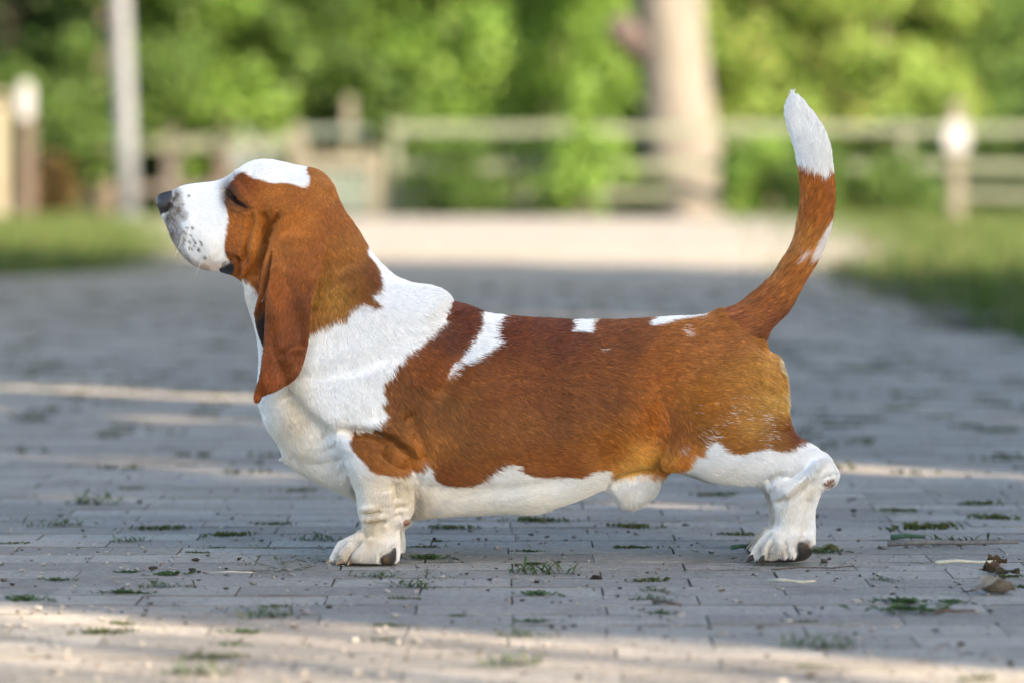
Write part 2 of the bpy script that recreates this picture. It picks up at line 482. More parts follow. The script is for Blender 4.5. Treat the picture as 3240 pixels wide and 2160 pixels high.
# ---- trees
M_LEAF = leaf_color_mat("tree_leaf", "tint", .38, .5)
M_BARK = noise_material("grey_bark", (.05, .042, .034), (.13, .11, .09), 8, .95, .8, 30, stretch=(4, 4, 1))
M_BARKP = noise_material("pale_tree_bark", (.095, .090, .080), (.155, .148, .134), 2.5, .9, .6, 16, stretch=(3, 3, .7))
def leaves_mesh(name, C_, size, cols, parent, seed, normals=None):
    """quads scattered at centres C_; diamond leaf shapes"""
    r = np.random.default_rng(seed); n = len(C_)
    nn = r.normal(size=(n, 3)) + np.array([0, -.2, .7]); nn /= np.linalg.norm(nn, axis=1, keepdims=True)
    a = np.cross(nn, r.normal(size=(n, 3))); a /= np.linalg.norm(a, axis=1, keepdims=True)
    b = np.cross(nn, a)
    s = size * r.uniform(.6, 1.35, (n, 1))
    bend = nn * s * .12
    P = np.stack([C_ - a * s * .5, C_ - b * s * .30 + bend, C_ + a * s * .5, C_ + b * s * .30 + bend], 1).reshape(-1, 3)
    F = np.arange(4 * n).reshape(-1, 4)
    o = np_mesh(name, P, F, M_LEAF, parent, smooth=False)
    c = np.array(cols)[r.integers(0, len(cols), n)] * r.uniform(.75, 1.25, (n, 1))
    set_color_attr(o.data, "tint", np.repeat(c, 4, axis=0))
    return o
def crown_points(n, cx, cy, z0, z1, rx, ry, seed, nclump, clump_r):
    """leaf centres: clumps on limbs spread through an uneven crown, denser to the outside"""
    r = np.random.default_rng(seed)
    cl = []
    while len(cl) < nclump:
        p = r.uniform(-1, 1, 3)
        q = np.linalg.norm(p * np.array([1, 1, .92]))
        if q < 1 and r.uniform() < .25 + q * .75: cl.append(p)
    cl = np.array(cl)
    ctr = np.stack([cx + cl[:, 0] * rx, cy + cl[:, 1] * ry, (z0 + z1) / 2 + cl[:, 2] * (z1 - z0) / 2], 1)
    k = r.integers(0, nclump, n); rad = clump_r * r.uniform(.5, 1.3, nclump)
    off = r.normal(size=(n, 3)); off /= np.linalg.norm(off, axis=1, keepdims=True); off *= r.uniform(0, 1, (n, 1)) ** .5
    P = ctr[k] + off * rad[k][:, None] * np.array([1, 1, .75])
    P[:, 2] = np.maximum(P[:, 2], .04)
    return P, ctr, k
def tree(name, label, x, y, h, rx, ry, zlow, cols, seed, nleaf=9000, leaf=.13, nclump=70, clump_r=.55, trunk_r=.14, grp=None, cat_="tree", bark=None, keep=None):
    r = random.Random(seed)
    root = empty(name, (x, y, 0)); tag(root, label, cat_, grp)
    P, ctr, k = crown_points(nleaf, 0, 0, zlow, h, rx, ry, seed, nclump, clump_r)
    if keep is not None:
        m_ = keep(P + np.array([x, y, 0])); P = P[m_]
    leaves_mesh("crown", P, leaf, cols, root, seed)
    bm = bmesh.new()
    top = h * .72
    trunk = [(0, 0, -.06), (.02, 0, .25), (r.uniform(-.1, .1), r.uniform(-.1, .1), top * .4), (r.uniform(-.2, .2), r.uniform(-.2, .2), top * .75), (r.uniform(-.3, .3), r.uniform(-.3, .3), top)]
    tube(bm, trunk, [trunk_r * 1.5, trunk_r * 1.05, trunk_r * .85, trunk_r * .55, trunk_r * .2], 10)
    for i in range(0, len(ctr), max(1, len(ctr) // 14)):
        e = ctr[i]; s = max(.12, min(.9, e[2] / top - .25)); b0 = Vector((0, 0, top * s)); mid = b0.lerp(Vector(e), .5) + Vector((0, 0, -.1))
        tube(bm, [b0, mid, e], [trunk_r * .4, trunk_r * .25, trunk_r * .06], 6)
    bm_obj("trunk", bm, bark or M_BARK, root, True)
    return root
LG = [(0.147, 0.257, 0.049), (0.179, 0.301, 0.061), (0.221, 0.344, 0.081), (0.092, 0.175, 0.043)]
DG = [(.030, .066, .018), (.042, .085, .022), (.022, .050, .014)]
YG = [(0.189, 0.301, 0.067), (0.23, 0.335, 0.081), (0.147, 0.242, 0.058), (0.258, 0.281, 0.09)]
MG = [(0.078, 0.141, 0.033), (0.106, 0.175, 0.042), (0.053, 0.102, 0.029)]
back = [
    ("dark leafy tree at the far left behind the white sign", 40, 55, 5.2, 1.5, 1.3, .2, DG),
    ("mid green tree behind the grey pole", 235, 54.5, 5.0, 1.5, 1.3, .3, MG),
    ("bushy green tree just right of the grey pole", 480, 55, 5.4, 1.6, 1.4, .4, LG),
    ("green tree above the gate and the dog's head", 740, 54.5, 4.8, 1.4, 1.3, .3, MG),
    ("bright green tree right of the gate", 1010, 54, 4.6, 1.25, 1.1, .2, LG),
    ("large bright green tree left of the thick pale trunk", 1270, 54.5, 5.0, 1.25, 1.2, .2, LG),
    ("yellow-green tree just right of the thick pale trunk", 1760, 55, 5.2, 1.35, 1.2, .2, YG),
    ("yellowish leafy tree behind the raised tail", 2010, 54.5, 5.0, 1.4, 1.3, .2, YG),
    ("green tree behind the right-hand white box post", 2200, 55.5, 4.8, 1.0, 1.2, .3, MG),
    ("dark green tree at the right edge", 2430, 58.0, 5.4, 1.3, 1.2, .1, DG),
]
for i, (lb, u, y_, h, rx, ry, zl, cols) in enumerate(back):
    y_ = y_ - 1.2 + (u - 1176) / 1176 * 3.6
    tree("leafy_tree", lb, X_(u, y_), y_, h, rx, ry, zl, cols, 300 + i, 9500, .16, 46, .66, grp="trees behind the fence")
# a farther dark wood closes the view
for i in range(9):
    tree("forest_tree", "dark tall tree in the wood behind, %s from the left" % ["first", "second", "third", "fourth", "fifth", "sixth", "seventh", "eighth", "ninth"][i], -12 + i * 3.0 + random.uniform(-.4, .4), 62 + i * .9 + random.uniform(-1.0, 1.0), 9, 2.3, 2.0, .0, DG, 500 + i, 11000, .32, 80, 1.0, grp="dark wood behind the trees", trunk_r=.2)
# low shrubs growing through the fence
low = [("low shrub in front of the fence left of the pale trunk", 1340, 48.5, 1.15, .62, .4, LG), ("low yellow-green shrub right of the pale trunk's foot", 1735, 48.6, 1.0, .42, .4, LG), ("small dark shrub under the paddock rail", 330, 52.2, 1.0, .9, .5, DG),
       ("low green shrub behind the rails right of the gate", 990, 50.4, 1.25, .9, .5, MG), ("reddish brown dry shrub beside the left sign post", 110, 48.0, .62, .22, .22, [(.14, .09, .035), (.17, .11, .045), (.10, .08, .03)]), ("low shrub behind the rails below the tail's tip", 1900, 50.3, 1.1, .8, .5, MG),
       ("low shrub behind the rails left of the white box post", 2085, 50.2, 1.2, .75, .5, DG), ("low shrub behind the rails at the right edge", 2320, 50.3, 1.2, .8, .5, DG), ("low shrub behind the middle of the rail fence", 1190, 50.4, 1.15, .8, .5, DG), ("low dark shrub at the left foot of the pale trunk", 1450, 49.6, .75, .30, .3, DG),
       ("small bush in front of the rails below the raised tail", 1860, 48.4, .8, .45, .35, MG), ("small bush in front of the rails right of the gate", 1075, 48.4, .95, .5, .35, MG), ("small bush in front of the rails between tail and white box post", 2060, 48.4, .7, .5, .35, MG)]
for i, (lb, u, y_, h, rx, ry, cols) in enumerate(low):
    tree("shrub", lb, X_(u, y_), y_, h, rx, ry, .03, cols, 700 + i, 2600, .10, 30, .26, .03, "shrubs along the fence", "shrub")

# the thick pale tree
TY = 50.6
tt = empty("pale_tree", (X_(1560, TY), TY, 0)); tag(tt, "thick pale-barked tree trunk with a branch stub behind the fence", "tree")
bm = bmesh.new()
def uc(v, y=TY):
    return None
prof = [(505, 1452, 1668), (470, 1462, 1655), (400, 1464, 1650), (330, 1460, 1655), (300, 1462, 1650), (240, 1464, 1638), (200, 1463, 1632), (120, 1456, 1622), (60, 1448, 1616), (0, 1442, 1616), (-150, 1430, 1625), (-400, 1420, 1620), (-900, 1440, 1600)]
cx0 = X_(1560, TY)
pts_, rad_ = [], []
for v, a, b in prof:
    xa, xb = X_(a, TY), X_(b, TY); pts_.append(((xa + xb) / 2 - cx0, 0, Zz(v, TY))); rad_.append((xb - xa) / 2 * .93)
seg = 28; rings = []
rt = random.Random(4)
ph = [rt.uniform(0, 6.28) for _ in range(4)]
for (px_, py_, pz_), r_ in zip(pts_, rad_):
    ring = []
    for k in range(seg):
        a = k / seg * 2 * math.pi
        rr_ = r_ * (1 + .05 * math.sin(3 * a + ph[0]) + .035 * math.sin(5 * a + ph[1] + pz_ * .6) + (.10 * max(0, .5 - pz_) * math.sin(4 * a + ph[2])))
        ring.append(bm.verts.new((px_ + rr_ * math.cos(a), rr_ * math.sin(a), pz_)))
    rings.append(ring)
for i in range(len(rings) - 1):
    for k in range(seg): bm.faces.new((rings[i][k], rings[i][(k + 1) % seg], rings[i + 1][(k + 1) % seg], rings[i + 1][k]))
for v in bm.verts:
    if v.co.z < -.02: v.co.z = -.06
bm_obj("trunk", bm, M_BARKP, tt, True)
bm = bmesh.new()
xs, zs = X_(1425, TY) - cx0, Zz(72, TY)
tube(bm, [(-.25, .0, Zz(140, TY)), (xs + .12, -.25, zs - .12), (xs - .02, -.5, zs + .03), (xs - .03, -.62, zs + .05)], [.24, .21, .19, .15], 14); bm_obj("branch_stub", bm, noise_material("shaded_stub_bark", (.05, .04, .04), (.09, .072, .072), 5, .9), tt, True)  # dark pinkish grey stands in for the shade on the stub
P, ctr, k = crown_points(12000, 0, 1.2, 5.0, 11, 2.6, 2.0, 61, 110, .8)
leaves_mesh("crown", P, .2, LG, tt, 62)
bm = bmesh.new()
for i in range(0, 110, 9):
    e = ctr[i]; b0 = Vector((pts_[-2][0], 0, 4.0 + (i % 4))); tube(bm, [b0, b0.lerp(Vector(e), .5) + Vector((0, 0, .2)), e], [.16, .1, .03], 8)
bm_obj("limbs", bm, M_BARKP, tt, True)

# ------------------------------------------------------------------ the trees off to the right that shade the yard
SV = Vector((-SUN_AZ.y, SUN_AZ.x, 0))       # along the row, across the light
if SV.y < 0: SV = -SV
def sun_s(P): return P[:, 0] * SV.x + P[:, 1] * SV.y
# slits cut through the crowns to drop sun streaks on the paving: (position along the row, half width, lowest, highest)
GAPS = [(1.00, .165, 4.0, 6.2), (1.82, .135, 3.6, 5.3), (2.05, .15, 5.0, 6.6), (2.82, .145, 5.0, 7.0), (3.5, .10, 5.2, 6.4), (4.4, .12, 5.6, 6.8), (5.6, .12, 5.8, 7.0), (6.9, .15, 5.8, 7.8), (7.7, .15, 6.3, 8.2)]
def keep_leaves(P):
    s = sun_s(P); k = s > np.clip(-.62 - .40 * (P[:, 2] - 4.0), -1.1, -.35) + .05 * np.sin(P[:, 2] * 2.9)
    k &= s < 14.6 + .9 * np.sin(P[:, 2] * 1.3)
    for s0, w, z0, z1 in GAPS:
        k &= ~((np.abs(s - s0) < w) & (P[:, 2] > z0) & (P[:, 2] < z1))
    return k
SR = 9.6
names = ["nearest", "second", "third", "fourth", "fifth", "farthest"]
for i, s0 in enumerate((.9, 3.6, 6.3, 9.0, 11.6, 13.6)):
    p = Vector((SUN_AZ.x, SUN_AZ.y, 0)) * (SR + (i % 2) * .5) + SV * s0
    tree("shade_tree", "tall leafy tree shading the yard from beyond the right edge, %s in its row" % names[i], p.x, p.y, (7.6, 9.0, 10.2, 11.5, 12.5, 12.5)[i], 2.1, 1.9, .3, MG, 900 + i, (24000, 24000, 26000, 28000, 28000, 28000)[i], (.25, .26, .29, .30, .30, .30)[i], (170, 190, 220, 250, 260, 260)[i], .85, .16, "trees shading the yard", keep=keep_leaves)
# slim stems added beside the row, unseen, to break the foreground light into stripes
for i, (s0, r0, dr, ln) in enumerate(((-.86, .040, .6, -.06), (-.99, .035, 1.6, -.12), (-1.12, .050, .2, -.05), (-1.30, .040, 2.0, -.10), (-1.47, .050, .9, -.04), (-1.72, .05, 1.5, 0))):
    p = Vector((SUN_AZ.x, SUN_AZ.y, 0)) * (SR + dr) + SV * s0
    root = empty("stripe_tree", (p.x, p.y, 0)); tag(root, "slim young tree added beyond the right edge to stripe the sunlight, %s from the tall row" % ["first", "second", "third", "fourth", "fifth", "sixth"][i], "tree", "slim trees added to stripe the sunlight")
    bm = bmesh.new(); rr = random.Random(40 + i)
    bend = [SV * (ln * (z - 4.2) + rr.uniform(-.03, .03)) + Vector((rr.uniform(-.02, .02), rr.uniform(-.02, .02), z)) for z in (0, 1.5, 3, 4.5, 6, 7.5)]; bend[0].z = -.05
    tube(bm, bend, [r0, r0 * .95, r0 * .8, r0 * .65, r0 * .45, r0 * .2], 8)
    for k in range(5):
        z = 3.6 + k * .7; e = bend[3] + Vector((rr.uniform(-.25, .25), rr.uniform(-.25, .25), z - 4.5 + .9)); tube(bm, [Vector((bend[3].x, bend[3].y, z)), e], [r0 * .35, r0 * .1], 6)
    bm_obj("trunk", bm, M_BARK, root, True)
    P, ctr, k = crown_points(350, 0, 0, 5.6, 8.2, .35, .35, 950 + i, 14, .22)
    leaves_mesh("crown", P, .12, MG, root, 960 + i)

# unseen trees added left of the frame to dim skylight on the farther paving
for i, (x, y, h, rr) in enumerate(((-5.2, 9.5, 9.0, 5.4), (-5.0, 14.5, 10.0, 6.2), (-5.2, 19.5, 9.5, 6.2), (-7.5, 25.0, 10.0, 5.0))):
    tree("sky_blocking_tree", "broad leafy tree added beyond the left edge to dim the sky, %s along the yard" % ["nearest", "second", "third", "farthest"][i], x, y, h, rr, rr, 4.6, MG, 980 + i, 14000, .34, 120, 1.1, .17, "unseen trees added to dim the sky")
# ------------------------------------------------------------------ the dog
import openvdb
VOX = 0.002

def zoom(x0, y0, s):
    return lambda pts: np.array([(x0 + a / s, y0 + b / s) for a, b in pts], float)
Z1 = zoom(450, 450, 1.8444)      # head
Z2 = zoom(800, 900, 1.651)       # forehand
Z3 = zoom(1700, 900, 1.651)      # hindquarters
Z4 = zoom(2200, 250, 1.7418)     # tail
Z5 = zoom(850, 1150, 2.8517)     # foreleg
Z6 = zoom(1000, 1600, 5.88)      # forepaw
Z7 = zoom(2300, 1350, 3.1356)    # hind paw
Z8 = zoom(480, 480, 3.564)       # face
Z9 = zoom(2300, 950, 3.135)      # rump
cat = lambda *a: np.concatenate(a, 0)

GX0, GX1, GY, GZ0, GZ1 = -0.525, 0.475, 0.165, -0.012, 0.680
nx = int((GX1 - GX0) / VOX) + 1; ny = int(2 * GY / VOX) + 1; nz_ = int((GZ1 - GZ0) / VOX) + 1
gx = (GX0 + VOX * np.arange(nx)).astype(np.float32)
gy = (-GY + VOX * np.arange(ny)).astype(np.float32)
gz = (GZ0 + VOX * np.arange(nz_)).astype(np.float32)

def smooth_poly(P, n=2):
    """Chaikin corner cutting of a closed polygon"""
    for _ in range(n):
        Q = np.roll(P, -1, 0)
        P = np.stack([0.75 * P + 0.25 * Q, 0.25 * P + 0.75 * Q], 1).reshape(-1, 2)
    return P

def poly_sdf(P, X, Z):
    """signed distance (negative inside) of points X,Z to polygon P"""
    d2 = np.full(X.shape, 1e9, np.float32); ins = np.zeros(X.shape, bool)
    Q = np.roll(P, -1, 0)
    for (ax, az), (bx, bz) in zip(P, Q):
        ex, ez = bx - ax, bz - az
        L = ex * ex + ez * ez + 1e-12
        t = np.clip(((X - ax) * ex + (Z - az) * ez) / L, 0, 1)
        d2 = np.minimum(d2, (X - ax - t * ex) ** 2 + (Z - az - t * ez) ** 2)
        c = ((az > Z) != (bz > Z))
        if abs(ez) > 1e-12:
            ins ^= c & (X < (Z - az) / ez * ex + ax)
    d = np.sqrt(d2)
    return np.where(ins, -d, d)

def line_dist(P, X, Z):
    """distance to an open polyline and the parameter 0..1 along it"""
    best = np.full(X.shape, 1e9, np.float32); tt = np.zeros(X.shape, np.float32)
    seg = np.linalg.norm(np.diff(P, axis=0), axis=1); cum = np.concatenate([[0], np.cumsum(seg)]); tot = cum[-1]
    for i in range(len(P) - 1):
        (ax, az), (bx, bz) = P[i], P[i + 1]
        ex, ez = bx - ax, bz - az
        t = np.clip(((X - ax) * ex + (Z - az) * ez) / (ex * ex + ez * ez + 1e-12), 0, 1)
        d = np.sqrt((X - ax - t * ex) ** 2 + (Z - az - t * ez) ** 2)
        m = d < best
        best = np.where(m, d, best); tt = np.where(m, (cum[i] + t * seg[i]) / tot, tt)
    return best, tt

def blur2(A, s):
    r = max(1, int(3 * s)); k = np.exp(-0.5 * (np.arange(-r, r + 1) / s) ** 2); k /= k.sum()
    for ax in (0, 1):
        A = np.pad(A, [(r, r) if i == ax else (0, 0) for i in (0, 1)], mode='edge')
        n = A.shape[ax] - 2 * r
        A = sum(k[j] * np.take(A, np.arange(j, j + n), axis=ax) for j in range(2 * r + 1))
    return A

def field(ctrl, X, Z, y=0.0, p=2.5):
    """smooth interpolation of values at photograph points [(u,v,val)]"""
    if np.isscalar(ctrl): return np.full(X.shape, ctrl, np.float32)
    num = np.zeros(X.shape, np.float32); den = np.zeros(X.shape, np.float32)
    for u, v, val in ctrl:
        cx, cz = world_xz(u, v, y)
        w = 1.0 / ((X - cx) ** 2 + (Z - cz) ** 2 + 3e-4) ** (p / 2)
        num += w * val; den += w
    return num / den

def to_world(P, y):
    x, z = world_xz(P[:, 0], P[:, 1], y)
    return np.stack([x, z], 1)

SD = np.full((nx, ny, nz_), 1.0, np.float32)
ID = np.zeros((nx, ny, nz_), np.int8)

def pillow(idn, P, R, W, yc=0.0, k=0.02, depth=None, shift=(0, 0), mirror=False, yfun=None, p=2.5):
    """P in photograph px: an inflated outline. W half-thickness (value or control points), yc middle plane"""
    dep = yc if depth is None else depth
    if not np.isscalar(dep): dep = 0.0
    Pw = smooth_poly(to_world(P, dep)) + np.array(shift)
    if not np.isscalar(W): W = [(u, v, w) for u, v, w in W]
    pad = 0.03 + k
    i0, i1 = np.searchsorted(gx, [Pw[:, 0].min() - pad, Pw[:, 0].max() + pad])
    k0, k1 = np.searchsorted(gz, [Pw[:, 1].min() - pad, Pw[:, 1].max() + pad])
    X, Zz = np.meshgrid(gx[i0:i1], gz[k0:k1], indexing='ij')
    d = poly_sdf(Pw, X, Zz).astype(np.float32)
    db = blur2(d, max(1.0, 0.22 * R / VOX))
    t = np.clip(-d / (0.55 * R), 0, 1); t = t * t * (3 - 2 * t)
    d = d * (1 - t) + db * t
    Xs, Zs = X - shift[0], Zz - shift[1]
    Wf = field(W, Xs, Zs, dep)
    Yf = field(yc, Xs, Zs, dep, p)
    if yfun is not None: Yf = Yf + yfun(Xs, Zs, d)
    e = np.maximum(d + R, 0) / R
    for s in ((-1, 1) if mirror else (1,)):
        Y = gy[None, :, None] - s * Yf[:, None, :]
        q = np.sqrt((e * e)[:, None, :] + (Y / Wf[:, None, :]) ** 2)
        f = (q - 1.0) * np.minimum(R, Wf)[:, None, :] if not np.isscalar(Wf) else (q - 1) * min(R, Wf)
        f = f.astype(np.float32)
        old = SD[i0:i1, :, k0:k1]
        h = np.maximum(k - np.abs(old - f), 0) / k
        new = np.minimum(old, f) - h * h * k * 0.25
        ID[i0:i1, :, k0:k1] = np.where(f < old, idn, ID[i0:i1, :, k0:k1])
        SD[i0:i1, :, k0:k1] = new

HEAD, NECK, TORSO, ARM, FORE, THIGH, HIND, TAIL, SHEATH, EAR, FOLD, PAW = range(1, 13)

torso = cat(Z2([(640, 40), (760, 45), (900, 62), (960, 68), (990, 100), (1015, 125), (1050, 128), (1110, 118), (1160, 127), (1210, 150), (1290, 165), (1400, 172), (1550, 182), (1650, 186)]),
            Z3([(150, 188), (300, 189), (450, 188), (600, 180), (750, 172), (860, 165), (940, 165), (1020, 185), (1100, 235), (1165, 300), (1200, 342), (1250, 372), (1280, 420), (1298, 480), (1308, 560), (1310, 640), (1300, 720),
                (1230, 830), (1100, 900), (900, 940), (780, 965), (690, 965), (655, 975), (600, 990), (500, 1010), (380, 1050), (300, 1085), (180, 1135), (80, 1165), (0, 1185)]),
            Z2([(1550, 1175), (1450, 1198), (1300, 1193), (1100, 1203), (900, 1216), (850, 1220), (760, 1215), (660, 1195), (545, 1150), (500, 1105), (430, 1075), (330, 1030), (220, 960), (160, 900), (150, 830), (110, 730), (105, 650), (88, 585), (120, 480), (250, 350), (420, 180)]))
neck = cat(Z1([(1090, 240), (1118, 310), (1170, 385), (1235, 475), (1300, 580), (1360, 680), (1420, 780), (1475, 838), (1555, 885), (1660, 905)]),
           Z2([(1000, 125), (940, 330), (760, 520), (500, 700), (250, 760), (120, 690), (92, 600)]),
           Z1([(742, 1465), (722, 1350), (700, 1220), (665, 1090), (630, 985), (603, 890), (592, 800), (600, 740), (700, 560), (900, 330)]))
head = Z1([(80, 335), (93, 306), (130, 290), (180, 280), (240, 252), (330, 241), (430, 231), (490, 206), (540, 176), (600, 132), (660, 106), (740, 98), (820, 116), (900, 136), (980, 147), (1040, 165), (1080, 200), (1100, 243), (1112, 300),
           (1130, 380), (1130, 480), (1080, 620), (980, 720), (850, 780), (700, 800), (600, 796), (560, 786), (530, 778), (480, 768), (440, 752), (380, 748), (310, 726), (250, 682), (200, 622), (165, 560), (142, 495), (128, 463), (108, 435), (97, 395), (80, 355)])
ear = Z1([(850, 400), (800, 460), (778, 540), (768, 620), (762, 700), (752, 790), (730, 880), (720, 1000), (718, 1100), (715, 1200), (705, 1280), (690, 1370), (667, 1440), (653, 1488), (660, 1508), (682, 1512), (695, 1492), (708, 1468), (760, 1455), (850, 1410), (920, 1350), (950, 1240), (975, 1130), (985, 1000), (985, 920), (1005, 850), (1030, 760), (1045, 690), (1045, 600), (1010, 500), (940, 420)])
earfold = Z1([(850, 405), (805, 435), (770, 500), (745, 580), (725, 640), (705, 720), (692, 800), (685, 870), (665, 950), (652, 1000), (660, 1004), (680, 955), (708, 885), (730, 795), (748, 700), (768, 620), (805, 540), (850, 480)])
earinner = Z1([(655, 985), (656, 1040), (668, 1100), (690, 1160), (716, 1218), (760, 1200), (770, 1000), (760, 880), (700, 930)])
arm = Z5([(600, 610), (720, 598), (900, 618), (1080, 678), (1200, 757), (1290, 850), (1325, 930), (1312, 1010), (1305, 1110), (1150, 1130), (950, 1120), (800, 1100), (745, 960), (700, 880), (650, 800), (610, 720)])
fore = cat(Z5([(720, 850), (1000, 800), (1250, 880), (1308, 1000), (1306, 1200), (1306, 1340), (1270, 1400), (1235, 1460), (1190, 1485)]),
           Z6([(1545, 470), (1540, 640), (1520, 850), (1505, 985), (1470, 1060), (1350, 1085), (1000, 1085), (800, 1060), (760, 800), (845, 520), (862, 440), (862, 310), (812, 215), (785, 110)]),
           Z5([(805, 1300), (792, 1180), (762, 1080), (740, 960)]))
paw_f = Z6([(860, 500), (760, 522), (620, 592), (480, 665), (385, 765), (322, 880), (285, 960), (300, 1020), (400, 1060), (460, 1092), (800, 1098), (1200, 1100), (1350, 1108), (1475, 1085), (1520, 980), (1530, 800), (1500, 600), (1300, 450), (1050, 430)])
thigh = Z3([(700, 560), (820, 400), (1000, 330), (1130, 330), (1230, 400), (1285, 500), (1305, 640), (1320, 720), (1345, 778), (1400, 816), (1460, 850), (1500, 900), (1540, 955), (1552, 990), (1545, 1020), (1505, 1048), (1475, 1060), (1440, 1110), (1340, 1130), (1235, 1105), (1215, 1068), (1180, 1046), (1100, 1045), (1000, 1040), (920, 1030), (850, 1005), (780, 980), (700, 970), (655, 945), (650, 800)])
hind = Z7([(380, 560), (440, 622), (460, 770), (484, 870), (480, 1000), (430, 1040), (420, 1180), (560, 1300), (720, 1320), (800, 1280), (850, 1220), (870, 1130), (868, 1000), (868, 850), (895, 720), (918, 620), (935, 592), (1000, 572), (1055, 520), (1068, 460), (1035, 390), (960, 270), (800, 300), (600, 400)])
paw_h = Z7([(485, 1000), (425, 1038), (360, 1100), (292, 1180), (252, 1260), (245, 1322), (300, 1338), (500, 1342), (720, 1340), (790, 1300), (840, 1230), (850, 1120), (760, 1010), (620, 960)])
sheath = Z3([(370, 1050), (392, 1110), (430, 1160), (480, 1177), (530, 1165), (600, 1112), (636, 1070), (650, 1010), (660, 950), (560, 920), (450, 960)])
tail = Z4([(100, 1310), (160, 1288), (230, 1248), (330, 1175), (410, 1110), (470, 1020), (525, 940), (558, 850), (578, 740), (588, 650), (584, 560), (570, 450), (550, 360), (522, 270), (508, 200), (512, 150), (528, 112), (541, 88), (546, 86), (560, 104), (600, 132), (640, 190), (680, 250), (714, 320), (738, 400), (750, 480), (758, 570), (760, 660), (753, 740), (733, 830), (698, 930), (650, 1030), (600, 1110), (545, 1210), (490, 1300), (420, 1370), (372, 1425), (340, 1480), (200, 1520), (60, 1480)])

def C(Zf, lst):
    p = Zf([(a, b) for a, b, _ in lst])
    return [(u, v, w) for (u, v), (_, _, w) in zip(p, lst)]

pillow(TORSO, torso, 0.125, C(Z2, [(300, 400, .078), (250, 800, .085), (500, 600, .108), (800, 900, .104), (1000, 500, .108), (1100, 200, .085), (1200, 700, .118), (1200, 1100, .10), (1600, 700, .112), (1600, 1100, .09)])
       + C(Z3, [(400, 500, .102), (500, 900, .085), (700, 400, .098), (900, 250, .088), (1000, 600, .095), (1250, 500, .072)]), 0.0, 0.03)
pillow(NECK, neck, 0.085, C(Z1, [(1000, 400, .055), (850, 700, .066), (700, 900, .058), (1200, 700, .064), (1000, 1000, .078), (1400, 1000, .078), (1000, 1400, .09), (750, 1300, .07)]), 0.0, 0.05)
pillow(HEAD, head, 0.052, C(Z1, [(95, 330, .020), (130, 380, .027), (200, 330, .032), (300, 300, .033), (300, 500, .044), (300, 680, .040), (430, 330, .039), (450, 550, .053), (450, 720, .050), (560, 220, .052), (620, 350, .060), (620, 600, .058), (600, 760, .050), (700, 150, .062), (800, 400, .066), (900, 250, .064), (1000, 220, .055), (900, 650, .060), (1080, 300, .045)]), 0.0, 0.016)
EARY = C(Z1, [(930, 400, .030), (850, 410, .034), (1020, 480, .032), (940, 490, .038), (870, 500, .046), (1050, 580, .040), (800, 500, .050), (790, 580, .066), (880, 600, .064), (970, 610, .064), (1040, 670, .068), (775, 660, .082), (880, 690, .082), (970, 700, .082), (1035, 760, .086), (755, 780, .093), (880, 800, .090), (990, 850, .099), (735, 900, .100),
    (722, 1000, .100), (850, 1000, .102), (980, 960, .101), (850, 1200, .104), (960, 1150, .101), (720, 1200, .099), (700, 1350, .100), (900, 1340, .100), (665, 1490, .094)])
def ear_wave(X, Z, d):
    a = (X * 0.95 + Z * 0.22)
    return 0.0045 * np.sin(a * 150 + Z * 14) * np.clip((0.56 - Z) / 0.1, 0, 1) + 0.004 * np.exp(-np.maximum(-d, 0) / 0.006) * np.clip((0.50 - Z) / 0.1, 0, 1)
pillow(EAR, ear, 0.008, 0.0062, EARY, 0.012, depth=-0.09, mirror=True, yfun=ear_wave, p=4.5)
FOLDY = C(Z1, [(850, 420, .055), (790, 500, .063), (740, 640, .068), (715, 800, .070), (670, 980, .070)])
pillow(FOLD, earfold, 0.010, 0.0085, FOLDY, 0.006, depth=-0.075, mirror=True)
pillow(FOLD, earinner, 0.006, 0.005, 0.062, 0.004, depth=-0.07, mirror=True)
for s, sh, sb in ((-1, (0, 0), (0, 0)), (1, (0.007, 0.0), (-.008, 0.0))):
    pillow(ARM, arm, 0.034, 0.046, s * 0.080, 0.010, shift=sh)
    pillow(FORE, fore, 0.030, C(Z5, [(1000, 900, .040), (1000, 1150, .036), (1000, 1400, .032)]) + C(Z6, [(1150, 500, .031), (1100, 900, .034)]), s * 0.083, 0.012, shift=sh)
    pillow(PAW, paw_f, 0.032, C(Z6, [(350, 950, .034), (700, 800, .044), (1100, 700, .040), (1400, 900, .036)]), s * 0.083, 0.010, shift=sh)
    pillow(THIGH, thigh, 0.055, C(Z3, [(800, 500, .055), (1000, 700, .058), (1200, 600, .048), (800, 900, .045), (1200, 950, .042), (1400, 950, .036), (1530, 1000, .022)]),
           C(Z3, [(800, 450, s * .048), (1000, 700, s * .062), (1200, 950, s * .080), (1500, 980, s * .085)]), 0.020, depth=s * 0.07, shift=sb)
    pillow(HIND, hind, 0.030, C(Z7, [(650, 600, .034), (650, 900, .029), (650, 1150, .030), (1000, 480, .022)]), s * 0.086, 0.010, shift=sb)
    pillow(PAW, paw_h, 0.030, C(Z7, [(300, 1270, .032), (500, 1150, .042), (750, 1150, .036)]), s * 0.088, 0.010, shift=sb)
pillow(SHEATH, sheath, 0.028, 0.024, 0.0, 0.018)
pillow(TAIL, tail, 0.024, C(Z4, [(250, 1400, .034), (450, 1150, .026), (620, 800, .022), (650, 500, .022), (560, 180, .014)]), 0.0, 0.022)

